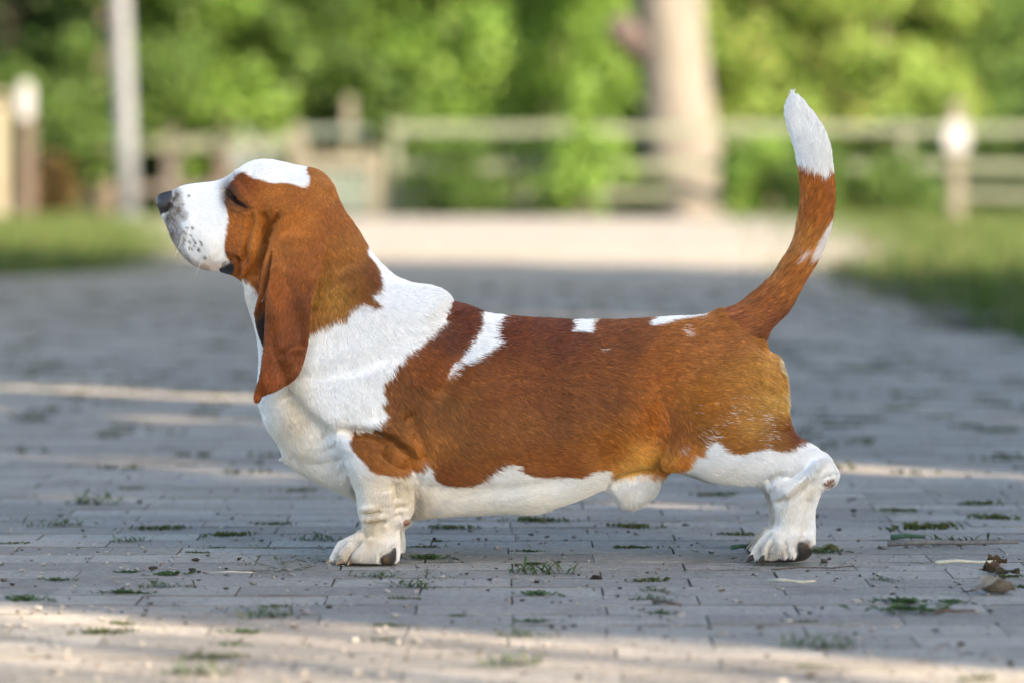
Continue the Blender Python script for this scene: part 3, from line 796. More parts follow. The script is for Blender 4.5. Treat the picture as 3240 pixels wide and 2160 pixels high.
vg = openvdb.FloatGrid(background=0.05)
vg.copyFromArray(np.clip(SD, -0.05, 0.05).astype(np.float64))
pts, quads = vg.convertToQuads(isovalue=0.0)
pts = np.asarray(pts, np.float64); quads = np.asarray(quads, np.int64)
ijk = np.clip(np.rint(pts).astype(int), 0, np.array(SD.shape) - 1)
vid = ID[ijk[:, 0], ijk[:, 1], ijk[:, 2]].astype(int)
V = pts * VOX + np.array([GX0, -GY, GZ0])
del vg

E = np.unique(np.sort(np.concatenate([quads[:, [0, 1]], quads[:, [1, 2]], quads[:, [2, 3]], quads[:, [3, 0]]]), axis=1), axis=0)
DEG = np.bincount(E.ravel(), minlength=len(V)).astype(float)
def nbr_mean(A):
    out = np.empty_like(A)
    for c in range(A.shape[1]):
        out[:, c] = (np.bincount(E[:, 0], A[E[:, 1], c], len(V)) + np.bincount(E[:, 1], A[E[:, 0], c], len(V))) / DEG
    return out
def relax(V, n, a=0.5, b=-0.52):
    for _ in range(n):
        V = V + a * (nbr_mean(V) - V)
        V = V + b * (nbr_mean(V) - V)
    return V
def vnormals(V):
    a = V[quads[:, 2]] - V[quads[:, 0]]; b = V[quads[:, 3]] - V[quads[:, 1]]
    fn = np.cross(a, b)
    N = np.zeros_like(V)
    for j in range(4):
        for c in range(3):
            N[:, c] += np.bincount(quads[:, j], fn[:, c], len(V))
    return N / (np.linalg.norm(N, axis=1, keepdims=True) + 1e-12)
V = relax(V, 6)
N = vnormals(V)
# orientation: outward normals must point away from the middle on average
if np.mean(np.sum(N * (V - V.mean(0)) * np.array([0, 1, 0]), axis=1)) < 0:
    quads = quads[:, ::-1].copy(); N = -N
# ---- folds, creases and muscle lines, sculpted along curves on both flanks
def to_px(P):
    """vertex -> photograph px (as seen from the near side, far side mirrored)"""
    k = (D - np.abs(P[:, 1])) / D / PXM
    return np.stack([P[:, 0] / k + 1620.0, (CAM_H - P[:, 2]) / k + HORIZON], 1)
SKIN = (HEAD, NECK, TORSO, ARM, FORE, THIGH, HIND, SHEATH, PAW)
strokes = [
    # face
    (Z8, [(845, 430), (915, 515), (1000, 590), (1075, 645)], .0040, -.0060, (HEAD,)),
    (Z8, [(840, 400), (880, 500), (960, 590)], .0085, -.0030, (HEAD,)),
    (Z8, [(900, 360), (1000, 470), (1100, 590)], .0050, .0042, (HEAD,)),
    (Z8, [(930, 270), (1000, 250), (1080, 300)], .0075, .0035, (HEAD,)),
    (Z8, [(815, 520), (870, 590), (960, 650), (1070, 700)], .0040, .0026, (HEAD,)),
    (Z8, [(810, 400), (830, 480)], .0045, -.003, (HEAD,)),
    (Z8, [(208, 590), (192, 640), (140, 682)], .0034, -.0060, (HEAD,)),
    (Z8, [(90, 560), (110, 640)], .0060, .0016, (HEAD,)),
    (Z8, [(240, 560), (215, 640), (160, 700)], .0030, .0018, (HEAD,)),
    (Z8, [(250, 455), (225, 560), (235, 640)], .0028, -.0016, (HEAD,)),
    (Z8, [(95, 700), (160, 705), (210, 700)], .0024, -.0035, (HEAD,)),
    (Z8, [(420, 450), (600, 430), (780, 420)], .012, -.0022, (HEAD,)),
    (Z8, [(350, 800), (500, 900), (620, 1080), (700, 1200)], .016, .0045, (HEAD,)),
    (Z8, [(740, 800), (760, 1000), (800, 1180)], .010, -.002, (HEAD,)),
    (Z8, [(750, 1330), (830, 1270), (900, 1230)], .0032, -.0045, (HEAD,)),
    (Z8, [(860, 1120), (980, 1140), (1030, 1220)], .005, .003, (HEAD,)),
    (Z8, [(840, 1190), (960, 1180), (1000, 1280)], .0035, -.003, (HEAD,)),
    (Z8, [(1150, 660), (1170, 800), (1130, 960), (1110, 1120), (1100, 1300)], .0090, .0078, (HEAD, NECK)),
    (Z8, [(1130, 660), (1130, 820), (1085, 960), (1060, 1100), (1060, 1250)], .0050, -.0062, (HEAD, NECK)),
    (Z8, [(1240, 660), (1255, 800), (1250, 950), (1250, 1130), (1220, 1350)], .0080, -.0105, (HEAD, NECK)),
    (Z8, [(1010, 1200), (980, 1300), (1010, 1390)], .004, -.003, (HEAD, NECK)),
    (Z8, [(1040, 1240), (1050, 1370)], .0055, .004, (HEAD, NECK)),
    (Z8, [(1430, 690), (1345, 850), (1300, 1000), (1280, 1150)], .0075, -.009, (HEAD, NECK)),
    (Z1, [(800, 380), (900, 390)], .010, .003, (HEAD,)),
    (Z1, [(660, 820), (690, 900)], .005, -.004, (NECK, HEAD)),
    (Z1, [(1060, 290), (1110, 310), (1150, 370)], .010, -.004, (HEAD, NECK)),
    # ear leather
    (Z1, [(770, 640), (800, 760), (790, 900), (770, 1050)], .010, .0035, (EAR,)),
    (Z1, [(850, 900), (840, 1050), (860, 1180)], .009, -.0035, (EAR,)),
    (Z1, [(800, 1240), (880, 1200), (950, 1180)], .006, -.002, (EAR,)),
    (Z1, [(1060, 640), (1050, 740), (1010, 850), (1000, 950)], .009, -.006, (NECK,)),
    # neck and shoulder
    (Z1, [(1060, 760), (1180, 720), (1280, 700)], .009, -.0022, (NECK,)),
    (Z1, [(1040, 880), (1160, 830), (1290, 800)], .009, -.0022, (NECK,)),
    (Z2, [(240, 490), (400, 460), (560, 420), (720, 370)], .013, -.0020, (NECK, TORSO)),
    (Z2, [(260, 440), (420, 400), (580, 360)], .018, .002, (NECK, TORSO)),
    (Z2, [(160, 540), (215, 620), (290, 700), (360, 760), (400, 820)], .013, -.0110, (NECK, TORSO)),
    (Z2, [(230, 500), (290, 600), (370, 680), (470, 730)], .016, .005, (NECK, TORSO)),
    (Z2, [(370, 830), (395, 900), (450, 930)], .009, -.005, (TORSO, ARM)),
    (Z2, [(160, 880), (260, 930), (380, 950), (480, 980)], .012, -.004, (TORSO,)),
    (Z2, [(460, 760), (620, 768), (720, 810), (810, 878), (855, 950)], .0075, -.0130, (TORSO, NECK, ARM)),
    (Z2, [(560, 735), (700, 750), (800, 810), (870, 900)], .010, .0055, (TORSO, NECK)),
    (Z2, [(670, 840), (700, 890), (760, 935), (820, 955)], .0060, -.0090, (ARM, FORE)),
    (Z2, [(690, 830), (760, 870), (830, 930)], .0070, .0070, (ARM, FORE)),
    (Z2, [(800, 650), (850, 750), (885, 850), (905, 940)], .011, -.0120, (TORSO,)),
    (Z2, [(1110, 330), (1050, 400), (1005, 490), (960, 580)], .012, -.006, (TORSO,)),
    (Z2, [(1010, 300), (930, 430), (860, 560)], .024, .005, (TORSO,)),
    (Z2, [(1000, 120), (1030, 160)], .010, -.003, (TORSO, NECK)),
    (Z2, [(860, 1020), (960, 1070), (1120, 1085), (1320, 1075), (1560, 1040), (1690, 1000)], .010, -.0055, (TORSO,)),
    (Z2, [(900, 1140), (1200, 1140), (1480, 1110)], .014, .004, (TORSO,)),
    (Z2, [(845, 960), (848, 1100), (842, 1180)], .008, -.005, (TORSO,)),
    (Z2, [(520, 960), (530, 1060), (548, 1150)], .006, -.007, (TORSO,)),
    # foreleg wrinkles, paw toes
    (Z5, [(850, 1358), (930, 1345), (1010, 1340)], .0026, -.0046, (FORE,)),
    (Z5, [(860, 1442), (960, 1432), (1060, 1425)], .0028, -.0056, (FORE, PAW)),
    (Z5, [(840, 1310), (960, 1300)], .0045, .0022, (FORE,)),
    (Z5, [(850, 1395), (960, 1388), (1040, 1380)], .0045, .0026, (FORE,)),
    (Z5, [(1140, 1080), (1165, 1160), (1170, 1240)], .0060, -.0048, (FORE,)),
    (Z5, [(1060, 1150), (1080, 1280)], .010, .003, (FORE,)),
    (Z5, [(1150, 1310), (1240, 1290)], .004, -.003, (FORE,)),
    (Z5, [(1140, 1390), (1210, 1360)], .004, -.003, (FORE,)),
    (Z6, [(1680, 250), (1700, 360)], .005, .004, (FORE, PAW)),
    (Z6, [(900, 560), (790, 720), (680, 830), (620, 930), (600, 1050)], .0034, -.0060, (PAW, FORE)),
    (Z6, [(980, 640), (860, 800), (780, 980)], .0085, .0042, (PAW, FORE)),
    (Z6, [(700, 640), (560, 760), (470, 930)], .0080, .0036, (PAW, FORE)),
    (Z6, [(600, 700), (450, 830), (390, 1000)], .0026, -.0038, (PAW,)),
    (Z6, [(1180, 1080), (1200, 930), (1380, 830), (1470, 740)], .0030, -.0045, (PAW, FORE)),
    (Z6, [(860, 520), (960, 560), (1080, 560)], .005, -.003, (PAW, FORE)),
    # hind leg
    (Z7, [(940, 410), (860, 500), (760, 595), (650, 690), (540, 748), (470, 770)], .0050, -.0080, (THIGH, HIND)),
    (Z7, [(920, 340), (800, 470), (680, 600), (570, 690)], .0075, .0060, (THIGH, HIND)),
    (Z7, [(760, 400), (670, 480), (600, 500)], .0045, -.004, (THIGH, HIND)),
    (Z7, [(380, 560), (460, 500), (560, 470)], .0060, -.005, (THIGH, HIND)),
    (Z7, [(930, 590), (960, 520), (1040, 480)], .004, -.003, (THIGH, HIND)),
    (Z7, [(840, 700), (820, 900), (790, 1080)], .0060, -.005, (HIND,)),
    (Z7, [(880, 700), (860, 900), (850, 1100)], .0050, .003, (HIND,)),
    (Z7, [(470, 1120), (420, 1200), (410, 1310)], .0028, -.0042, (PAW, HIND)),
    (Z7, [(600, 1130), (590, 1220), (610, 1290)], .0028, -.0042, (PAW, HIND)),
    (Z7, [(360, 1130), (320, 1210), (300, 1310)], .0026, -.0040, (PAW,)),
    (Z7, [(540, 1130), (500, 1250)], .0060, .0026, (PAW,)),
    (Z7, [(700, 1300), (680, 1180), (740, 1110), (800, 1080)], .0034, -.005, (PAW, HIND)),
    # flank, stifle, rump
    (Z3, [(655, 960), (662, 880), (680, 760), (640, 620), (600, 470)], .018, -.0085, (TORSO, THIGH)),
    (Z3, [(560, 960), (600, 880), (640, 800)], .010, .003, (TORSO,)),
    (Z3, [(820, 450), (900, 640), (930, 820)], .030, .006, (THIGH, TORSO)),
    (Z3, [(1080, 400), (1120, 600), (1130, 760)], .022, -.004, (THIGH, TORSO)),
    (Z9, [(300, 800), (400, 880), (500, 950)], .0055, -.0040, (THIGH, TORSO)),
    (Z9, [(430, 1290), (540, 1280), (620, 1300)], .005, -.004, (THIGH, TORSO)),
    (Z9, [(520, 640), (560, 800), (590, 1000)], .006, -.004, (THIGH, TORSO)),
    (Z3, [(380, 1060), (460, 1010), (560, 980), (640, 985)], .008, -.004, (TORSO, SHEATH)),
    (Z3, [(0, 300), (400, 320), (800, 330)], .030, .003, (TORSO,)),
    (Z2, [(1350, 500), (1400, 750), (1400, 900)], .040, .005, (TORSO,)),
]
PX = to_px(V)
side = np.clip((np.abs(N[:, 1]) - 0.15) / 0.3, 0, 1) * np.where(np.sign(N[:, 1]) == np.sign(V[:, 1]), 1.0, 0.0)
disp = np.zeros(len(V))
for zf, pl, r, amp, ids in strokes:
    P = zf(pl); rp = r * PXM
    lo, hi = P.min(0) - 3 * rp, P.max(0) + 3 * rp
    m = np.isin(vid, ids) & np.all((PX > lo) & (PX < hi), axis=1)
    ix = np.nonzero(m)[0]
    if not len(ix): continue
    d, t = line_dist(P, PX[ix, 0], PX[ix, 1])
    w = np.exp(-(d / rp) ** 2) * np.clip(np.minimum(t, 1 - t) * 6 + 0.35, 0, 1)
    gain = (2.0 if amp < 0 else 1.5) if (ids[0] == HEAD and r < .009) else ((1.9 if ids[0] == FORE else 1.5) if r < .0085 else .95)
    disp[ix] += gain * amp * w * side[ix]
# separate toes seen from the front
toe = (vid == PAW) & (N[:, 0] < -0.15) & (V[:, 2] < 0.045)
disp[toe] += 0.0030 * np.cos((np.abs(V[toe, 1]) - 0.084) / 0.0205 * 2 * np.pi + np.pi) * np.clip((-N[toe, 0] - 0.15) * 2, 0, 1)
# slow unevenness of muscle under skin
def wavy(P, sc, seed):
    r = np.random.default_rng(seed); out = 0
    for i in range(6):
        k = r.normal(size=3) * sc; out = out + np.sin(P @ k + r.uniform(0, 6.28))
    return out / 6
disp += 0.0009 * wavy(V, 40, 3) + 0.0003 * wavy(V, 110, 5)
V = V + N * disp[:, None]
V = relax(V, 2)
V[:, 2] = np.maximum(V[:, 2], 0.0015)
N = vnormals(V)
PX = to_px(V)

# ---- coat colours (hair colour, browns also holding some painted light and shade)
def lin(c):
    c = np.asarray(c, float) / 255.0
    return np.where(c <= 0.04045, c / 12.92, ((c + 0.055) / 1.055) ** 2.4)
WHITE = np.array([0.84, 0.855, 0.86]); CREAM = np.array([0.66, 0.54, 0.36]); BLACK = np.array([0.012, 0.012, 0.014])
brown_ctrl = [(Z1, [((600, 230), (150, 78, 34)), ((760, 300), (172, 104, 52)), ((900, 300), (162, 96, 46)), ((1050, 230), (170, 108, 58)), ((560, 500), (168, 96, 34)), ((540, 640), (150, 80, 28)), ((650, 560), (186, 116, 60)), ((750, 480), (166, 96, 42)), ((900, 480), (176, 104, 46)),
        ((620, 720), (168, 92, 36)), ((1100, 450), (160, 92, 40)), ((1200, 600), (166, 104, 48)), ((1250, 800), (146, 92, 42)), ((1100, 900), (168, 116, 56)), ((1050, 1050), (160, 104, 48)), ((1340, 780), (128, 70, 34))]),
    (Z2, [((1080, 180), (112, 56, 34)), ((1000, 250), (108, 58, 34)), ((950, 450), (140, 80, 38)), ((800, 560), (130, 80, 40)), ((740, 700), (132, 84, 42)), ((860, 850), (166, 108, 54)), ((1000, 600), (130, 84, 42)), ((1100, 800), (136, 88, 46)), ((1000, 1000), (134, 78, 36)), ((1300, 250), (116, 60, 38)), ((1300, 500), (136, 82, 48)), ((1350, 750), (140, 90, 52)), ((1400, 930), (142, 86, 42)), ((1600, 220), (114, 60, 40)), ((1600, 600), (128, 78, 44))]),
    (Z3, [((100, 300), (116, 66, 46)), ((100, 700), (130, 82, 48)), ((100, 950), (140, 82, 36)), ((350, 600), (130, 80, 46)), ((350, 850), (148, 92, 42)), ((450, 300), (124, 74, 46)), ((600, 450), (150, 90, 44)), ((600, 650), (158, 94, 40)), ((560, 900), (192, 136, 76)), ((480, 980), (200, 154, 98)), ((700, 750), (154, 88, 36)), ((730, 930), (186, 120, 56)), ((800, 350), (150, 94, 50)), ((850, 600), (162, 104, 46)), ((900, 760), (150, 100, 48)), ((1000, 300), (150, 96, 54)), ((1050, 500), (160, 112, 58)), ((1100, 750), (156, 116, 64)), ((1200, 450), (166, 122, 66)), ((1250, 600), (168, 132, 76)), ((1250, 820), (140, 96, 50)), ((1340, 790), (120, 62, 34)), ((1050, 850), (146, 96, 44))])]
tail_ctrl = [(Z4, [((150, 1350), (136, 76, 44)), ((300, 1300), (150, 88, 44)), ((400, 1380), (120, 66, 36)), ((500, 1150), (170, 104, 48)), ((600, 950), (186, 120, 58)), ((640, 750), (168, 96, 38)), ((680, 620), (172, 100, 42))])]
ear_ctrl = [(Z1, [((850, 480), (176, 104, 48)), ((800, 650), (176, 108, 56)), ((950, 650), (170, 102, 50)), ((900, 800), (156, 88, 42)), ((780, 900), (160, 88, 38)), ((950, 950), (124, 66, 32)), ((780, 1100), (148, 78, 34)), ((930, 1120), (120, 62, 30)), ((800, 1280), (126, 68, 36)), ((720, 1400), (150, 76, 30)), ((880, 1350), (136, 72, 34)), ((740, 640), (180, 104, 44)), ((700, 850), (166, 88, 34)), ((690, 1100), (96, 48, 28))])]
def ctrl_interp(ctrl, U, p=3.2):
    num = np.zeros((len(U), 3)); den = np.zeros(len(U))
    for zf, lst in ctrl:
        P = zf([a for a, _ in lst])
        for q, (_, c) in zip(P, lst):
            w = 1.0 / (((U - q) ** 2).sum(1) + 900.0) ** (p / 2)
            num += w[:, None] * lin(c); den += w
    return num / den[:, None]

patches = {
 'muzzle': Z1([(40, 230), (240, 190), (430, 190), (600, 80), (740, 50), (900, 95), (955, 128), (946, 160), (972, 210), (968, 245), (930, 262), (870, 240), (800, 238), (740, 240), (690, 222), (640, 215), (605, 190), (580, 178), (545, 190), (515, 235), (480, 280), (472, 330), (492, 395), (500, 440), (488, 500), (480, 560), (475, 620), (482, 660), (512, 698), (525, 720), (440, 780), (300, 780), (60, 600)]),
 'neck': Z1([(545, 780), (610, 800), (650, 840), (690, 890), (760, 950), (800, 1100), (985, 1105), (1020, 1072), (1080, 1068), (1120, 1030), (1190, 1028), (1200, 990), (1240, 955), (1280, 930), (1360, 962), (1394, 940), (1310, 893), (1372, 868), (1384, 830), (1370, 740), (1340, 680), (1300, 640), (1312, 590), (1268, 530), (1300, 300), (1100, 100), (500, 90), (460, 600)]),
 'saddle': cat(Z2([(1008, 60), (1005, 140), (985, 190), (940, 232), (880, 292), (840, 320), (800, 352), (770, 392), (740, 400), (725, 458), (682, 482), (670, 540), (692, 572), (658, 628), (696, 650), (680, 692), (640, 722), (600, 765), (700, 800), (800, 880), (845, 950), (880, 962), (902, 905), (922, 960), (940, 1020), (1000, 1045), (1100, 1050), (1180, 1022), (1230, 972), (1300, 935), (1330, 925), (1380, 940), (1376, 980), (1450, 1005), (1540, 1016), (1640, 1000)]),
               Z3([(0, 1014), (100, 1000), (210, 1010), (280, 972), (330, 960), (384, 975), (350, 1000), (400, 1012), (480, 1000), (560, 985), (640, 1000), (690, 972), (780, 958), (802, 900), (822, 878), (860, 900), (858, 858), (900, 812), (960, 838), (975, 884), (1060, 888), (1180, 850), (1230, 870), (1310, 862), (1392, 815), (1420, 760), (1360, 400), (1250, 280), (1200, 100), (0, 60)]), Z2([(1300, 60)])),
 'band': Z2([(1165, 130), (1300, 150), (1262, 205), (1256, 270), (1282, 310), (1200, 358), (1130, 402), (1095, 418), (1070, 395), (1110, 340), (1140, 275), (1180, 212), (1172, 165)]),
 'band2': Z2([(1080, 395), (1070, 425), (1030, 468), (1000, 490), (1008, 445), (1040, 410)]),
 'spot1': Z3([(150, 150), (290, 150), (265, 190), (262, 255), (220, 250), (150, 252), (175, 215)]),
 'spot2': Z3([(555, 195), (640, 150), (870, 130), (860, 168), (760, 178), (690, 190), (640, 210), (570, 217)]),
 'arm': Z5([(738, 590), (900, 600), (1090, 670), (1260, 780), (1335, 870), (1350, 945), (1272, 945), (1240, 1002), (1100, 1012), (960, 992), (862, 938), (832, 862), (765, 792), (720, 720), (726, 660)]),
 'tailtip': Z4([(560, 540), (592, 548), (625, 560), (665, 578), (702, 608), (725, 585), (770, 570), (800, 300), (560, 40), (460, 150)]),
 'tailstreak': Z4([(748, 820), (700, 862), (660, 930), (600, 1030), (608, 1055), (650, 1040), (720, 940)]),
 'tailstreak2': Z4([(530, 1060), (545, 1020), (600, 985), (580, 1020)]),
 'nose': Z8([(20, 560), (60, 450), (150, 420), (235, 436), (236, 500), (222, 580), (212, 640), (175, 690), (115, 700), (100, 740), (135, 790), (80, 770), (30, 660)]),
 'nostril': Z8([(212, 585), (214, 625), (190, 660), (150, 690), (128, 690), (160, 662), (184, 630), (198, 592)]),
 'lip': Z8([(748, 1325), (820, 1280), (905, 1238), (938, 1290), (925, 1365), (870, 1400), (780, 1390)]),
 'lid': Z8([(845, 440), (885, 440), (905, 485), (950, 540), (1005, 575), (1070, 615), (1080, 640), (1020, 622), (950, 592), (895, 545), (848, 492)]),
 'grey': Z8([(235, 436), (300, 470), (305, 560), (315, 640), (375, 735), (300, 765), (275, 820), (325, 900), (330, 1000), (300, 1080), (380, 1190), (470, 1270), (640, 1330), (500, 1360), (300, 1200), (150, 960), (110, 800), (210, 640)]),
 'fpad': Z6([(1195, 1085), (1185, 960), (1250, 900), (1380, 840), (1470, 735), (1500, 800), (1490, 1060), (1350, 1120)]),
 'fsole': Z6([(380, 1075), (600, 1062), (900, 1068), (1200, 1075), (1200, 1130), (380, 1130)]),
 'carpal': Z6([(1610, 280), (1700, 225), (1800, 240), (1790, 390), (1640, 385)]),
 'hpad': Z7([(690, 1165), (720, 1125), (790, 1150), (840, 1180), (900, 1130), (880, 1240), (800, 1320), (640, 1345), (470, 1345), (490, 1303), (640, 1285), (700, 1290)]),
 'hsole': Z7([(230, 1318), (500, 1318), (500, 1360), (230, 1360)]),
 'hock': Z7([(935, 575), (960, 545), (1050, 500), (1090, 510), (1010, 600)]),
 'rump': Z9([(455, 520), (540, 540), (600, 700), (640, 900), (620, 1110), (575, 1060), (560, 900), (585, 780), (520, 680), (480, 600)]),
}
spots = Z8([(390, 857), (450, 862), (368, 915), (437, 942), (360, 988), (418, 1010), (460, 985), (480, 1018), (430, 1090), (540, 1010), (555, 1035), (588, 1190), (350, 600), (410, 500), (520, 1100), (470, 1060)])
pat_px = {k: smooth_poly(p, 1) for k, p in patches.items()}
def inside(name, U):
    """soft membership 0..1, edge about 2 px wide"""
    P = pat_px[name]
    lo, hi = P.min(0) - 6, P.max(0) + 6
    out = np.zeros(len(U)); m = np.all((U > lo) & (U < hi), axis=1)
    if m.any():
        d = poly_sdf(P, U[m, 0], U[m, 1])
        out[m] = np.clip(0.5 - d / 4.0, 0, 1)
    return out
def blend(C, c, w): return C * (1 - w[:, None]) + np.asarray(c) * w[:, None]
def blob(U, zf, q, r, zs=1.0):
    p = zf([q])[0]
    return np.exp(-(((U - p) / np.array([r, r * zs])) ** 2).sum(1))
def coat(U, ids, P, speck=None):
    """U px lookups, ids component, P 3D; returns colour, wetness"""
    n = len(U); col = np.tile(WHITE, (n, 1)); wet = np.zeros(n)
    br = ctrl_interp(brown_ctrl, U)
    hk = np.clip((1480 - U[:, 0] - U[:, 1] * .25) / 120, 0, 1)[:, None]          # the head is redder than the body
    br = br * (br.mean(1, keepdims=True) / .092) ** .60 * (np.array([.74, .695, .45]) * (1 - hk) + np.array([.58, .62, .44]) * hk)  # tone contrast raised to stand in for soft light over the coat
    body = np.isin(ids, (TORSO, ARM, THIGH, FORE, HIND, PAW, SHEATH, NECK, HEAD))
    # cream tints
    for zf, q, r, zs, a in ((Z2, (220, 640), 60, 2.2, .62), (Z2, (150, 800), 60, 1.2, .35), (Z2, (480, 1020), 60, 1.0, .35), (Z2, (330, 980), 90, .8, .25), (Z5, (1000, 1150), 75, 1.3, .60), (Z5, (950, 1450), 60, 1.2, .75), (Z5, (1200, 1150), 40, 2.0, .70), (Z5, (300, 900), 60, 1.2, .30), (Z5, (500, 560), 50, 1.0, .28), (Z2, (1000, 1080), 120, .3, .35), (Z2, (860, 1120), 40, 1.5, .45), (Z2, (1200, 1150), 200, .25, .18), (Z6, (1000, 560), 45, .8, .5),
                            (Z3, (460, 1120), 60, 1.0, .3), (Z3, (900, 1000), 110, .35, .3), (Z7, (620, 900), 60, 1.8, .38), (Z6, (700, 800), 60, .9, .35), (Z7, (450, 1200), 50, .9, .35), (Z7, (800, 640), 40, .8, .35), (Z6, (520, 950), 40, 1.0, .45), (Z7, (330, 1250), 40, 1.0, .4), (Z1, (620, 900), 40, 2.0, .45), (Z5, (960, 1480), 16, .6, .6)):
        col = blend(col, CREAM, a * blob(U, zf, q, r, zs))
    w = np.zeros(n)
    tn = np.isin(ids, (TORSO, NECK, THIGH, SHEATH, FORE, ARM, HIND))
    w = np.where(tn, inside('saddle', U), w)
    for b in ('band', 'band2', 'spot1', 'spot2'):
        w = w * (1 - inside(b, U) * (1 if b != 'band2' else 0.75))
    w = np.where(np.isin(ids, (NECK, HEAD, TORSO)), np.maximum(w, inside('neck', U) * (ids != TORSO) + inside('neck', U) * (ids == TORSO)), w)
    w = np.where(np.isin(ids, (ARM, FORE, TORSO)), np.maximum(w, inside('arm', U)), w)
    w = np.where(ids == HEAD, 1 - inside('muzzle', U), w)
    w = np.where(np.isin(ids, (FORE, PAW)) & (U[:, 1] > 1530), 0, w)
    col = col * (1 - w[:, None]) + br * w[:, None]
    if speck is not None:                                  # white ticking on the thigh and flank
        pk = 0.38 * blob(U, Z3, (890, 800), 22, 1.1) + 0.22 * blob(U, Z3, (1190, 700), 14, 1.6) + 0.18 * blob(U, Z3, (1190, 800), 18, 1.6) + 0.14 * blob(U, Z3, (760, 850), 18) + 0.04 * blob(U, Z3, (1050, 680), 90, .5) + 0.4 * blob(U, Z3, (760, 245), 14) + 0.4 * blob(U, Z3, (320, 340), 9, .5)
        hit = (speck < pk) & (w > 0.5)
        col[hit] = WHITE * 0.9
    isear = np.isin(ids, (EAR, FOLD))
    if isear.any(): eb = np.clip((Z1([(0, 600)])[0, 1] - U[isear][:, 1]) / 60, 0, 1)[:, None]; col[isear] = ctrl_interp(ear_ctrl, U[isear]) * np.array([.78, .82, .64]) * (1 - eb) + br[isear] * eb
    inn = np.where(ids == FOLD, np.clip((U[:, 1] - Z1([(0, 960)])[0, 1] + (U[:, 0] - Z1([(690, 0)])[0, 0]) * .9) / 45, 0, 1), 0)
    col = blend(col, (0.026, 0.014, 0.010), inn)  # dark inner-ear leather, with the shadow behind the ear edge painted in
    ist = ids == TAIL
    if ist.any():
        Ut = U[ist]
        ct = ctrl_interp(tail_ctrl, Ut) * np.array([.86, .88, .72])
        wt = np.maximum.reduce([inside('tailtip', Ut), inside('tailstreak', Ut) * .85, inside('tailstreak2', Ut) * .7])
        ct = ct * (1 - wt[:, None]) + WHITE * wt[:, None]
        col[ist] = ct
    rw = inside('rump', U) * np.isin(ids, (TORSO, THIGH)) * 0.8
    col = blend(col, (0.62, 0.52, 0.33), rw)
    hd = np.isin(ids, (HEAD, NECK))
    if hd.any():
        Uh = U[hd]; ch = col[hd]; wh = wet[hd]
        Ph = P[hd]; mot = np.clip(.5 + .55 * wavy(Ph, 420, 31) + .45 * wavy(Ph, 1100, 32), 0, 1)
        gd = poly_sdf(pat_px['grey'], Uh[:, 0], Uh[:, 1])
        ch = blend(ch, (0.105, 0.066, 0.044), np.clip(.85 - gd / 26.0, 0, 1) * (.50 + .50 * mot) * (gd < 14))
        ch = blend(ch, (0.55, 0.36, 0.30), 0.5 * blob(Uh, Z8, (620, 1290), 60, .35))
        for i, sp in enumerate(spots):
            r = 3.6 + (i % 3) * 1.2
            ch = blend(ch, (0.03, 0.025, 0.022), 0.9 * np.exp(-(((Uh - sp) / r) ** 2).sum(1) ** 1.5))
        for q, r, zs, a in (((860, 440), 24, 1.5, .85), ((825, 500), 16, 2.0, .75), ((1045, 622), 22, .7, .55), ((930, 600), 26, .8, .5), ((960, 270), 18, .7, .35)):
            ch = blend(ch, (0.06, 0.028, 0.018), a * blob(Uh, Z8, q, r, zs))
        for nm, c, g in (('lid', (0.040, 0.022, 0.017), .6), ('lip', (0.014, 0.013, 0.014), .9), ('nose', (0.036, 0.037, 0.043), .75), ('nostril', (0.003, 0.003, 0.003), .75)):
            k = inside(nm, Uh); ch = blend(ch, c, k); wh = np.maximum(wh, k * g)
        col[hd] = ch; wet[hd] = wh
    lg = np.isin(ids, (PAW, FORE, HIND, THIGH))
    if lg.any():
        Ul = U[lg]; cl = col[lg]; wl = wet[lg]
        for nm, c, g in (('fpad', (0.035, 0.032, 0.032), .35), ('fsole', (0.03, 0.022, 0.018), .2), ('carpal', (0.30, 0.14, 0.10), .4), ('hpad', (0.030, 0.027, 0.025), .35), ('hsole', (0.03, 0.022, 0.018), .2), ('hock', (0.26, 0.15, 0.11), .2)):
            k = inside(nm, Ul); cl = blend(cl, c, k); wl = np.maximum(wl, k * g)
        cl = blend(cl, (0.20, 0.11, 0.05), .7 * blob(Ul, Z7, (800, 1140), 14))
        cl = blend(cl, (0.20, 0.13, 0.07), .6 * blob(Ul, Z6, (1290, 1010), 12))
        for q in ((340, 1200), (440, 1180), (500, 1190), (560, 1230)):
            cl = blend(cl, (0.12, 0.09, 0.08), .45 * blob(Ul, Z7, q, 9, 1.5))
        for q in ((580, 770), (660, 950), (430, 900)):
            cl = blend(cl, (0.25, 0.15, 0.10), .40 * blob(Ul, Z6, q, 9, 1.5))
        col[lg] = cl; wet[lg] = wl
    return col, wet

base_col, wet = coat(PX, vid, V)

m = NT("dog_skin_and_undercoat")
at = m.node("ShaderNodeAttribute", attribute_name="coat")
aw = m.node("ShaderNodeAttribute", attribute_name="wet")
tc = m.node("ShaderNodeTexCoord")
nz1 = m.noise(420, 3, 0.6, tc.outputs["Object"])
hv = m.node("ShaderNodeHueSaturation"); m.link(at.outputs["Color"], hv.inputs["Color"])
mr = m.node("ShaderNodeMapRange"); mr.inputs["To Min"].default_value = 0.72; mr.inputs["To Max"].default_value = 1.12
m.link(nz1.outputs[0], mr.inputs["Value"]); m.link(mr.outputs[0], hv.inputs["Value"])
m.link(hv.outputs[0], m.b.inputs["Base Color"])
mr2 = m.node("ShaderNodeMapRange"); mr2.inputs["To Min"].default_value = 0.85; mr2.inputs["To Max"].default_value = 0.30
m.link(aw.outputs["Fac"], mr2.inputs["Value"]); m.link(mr2.outputs[0], m.b.inputs["Roughness"])
m.b.inputs["Specular IOR Level"].default_value = 0.4
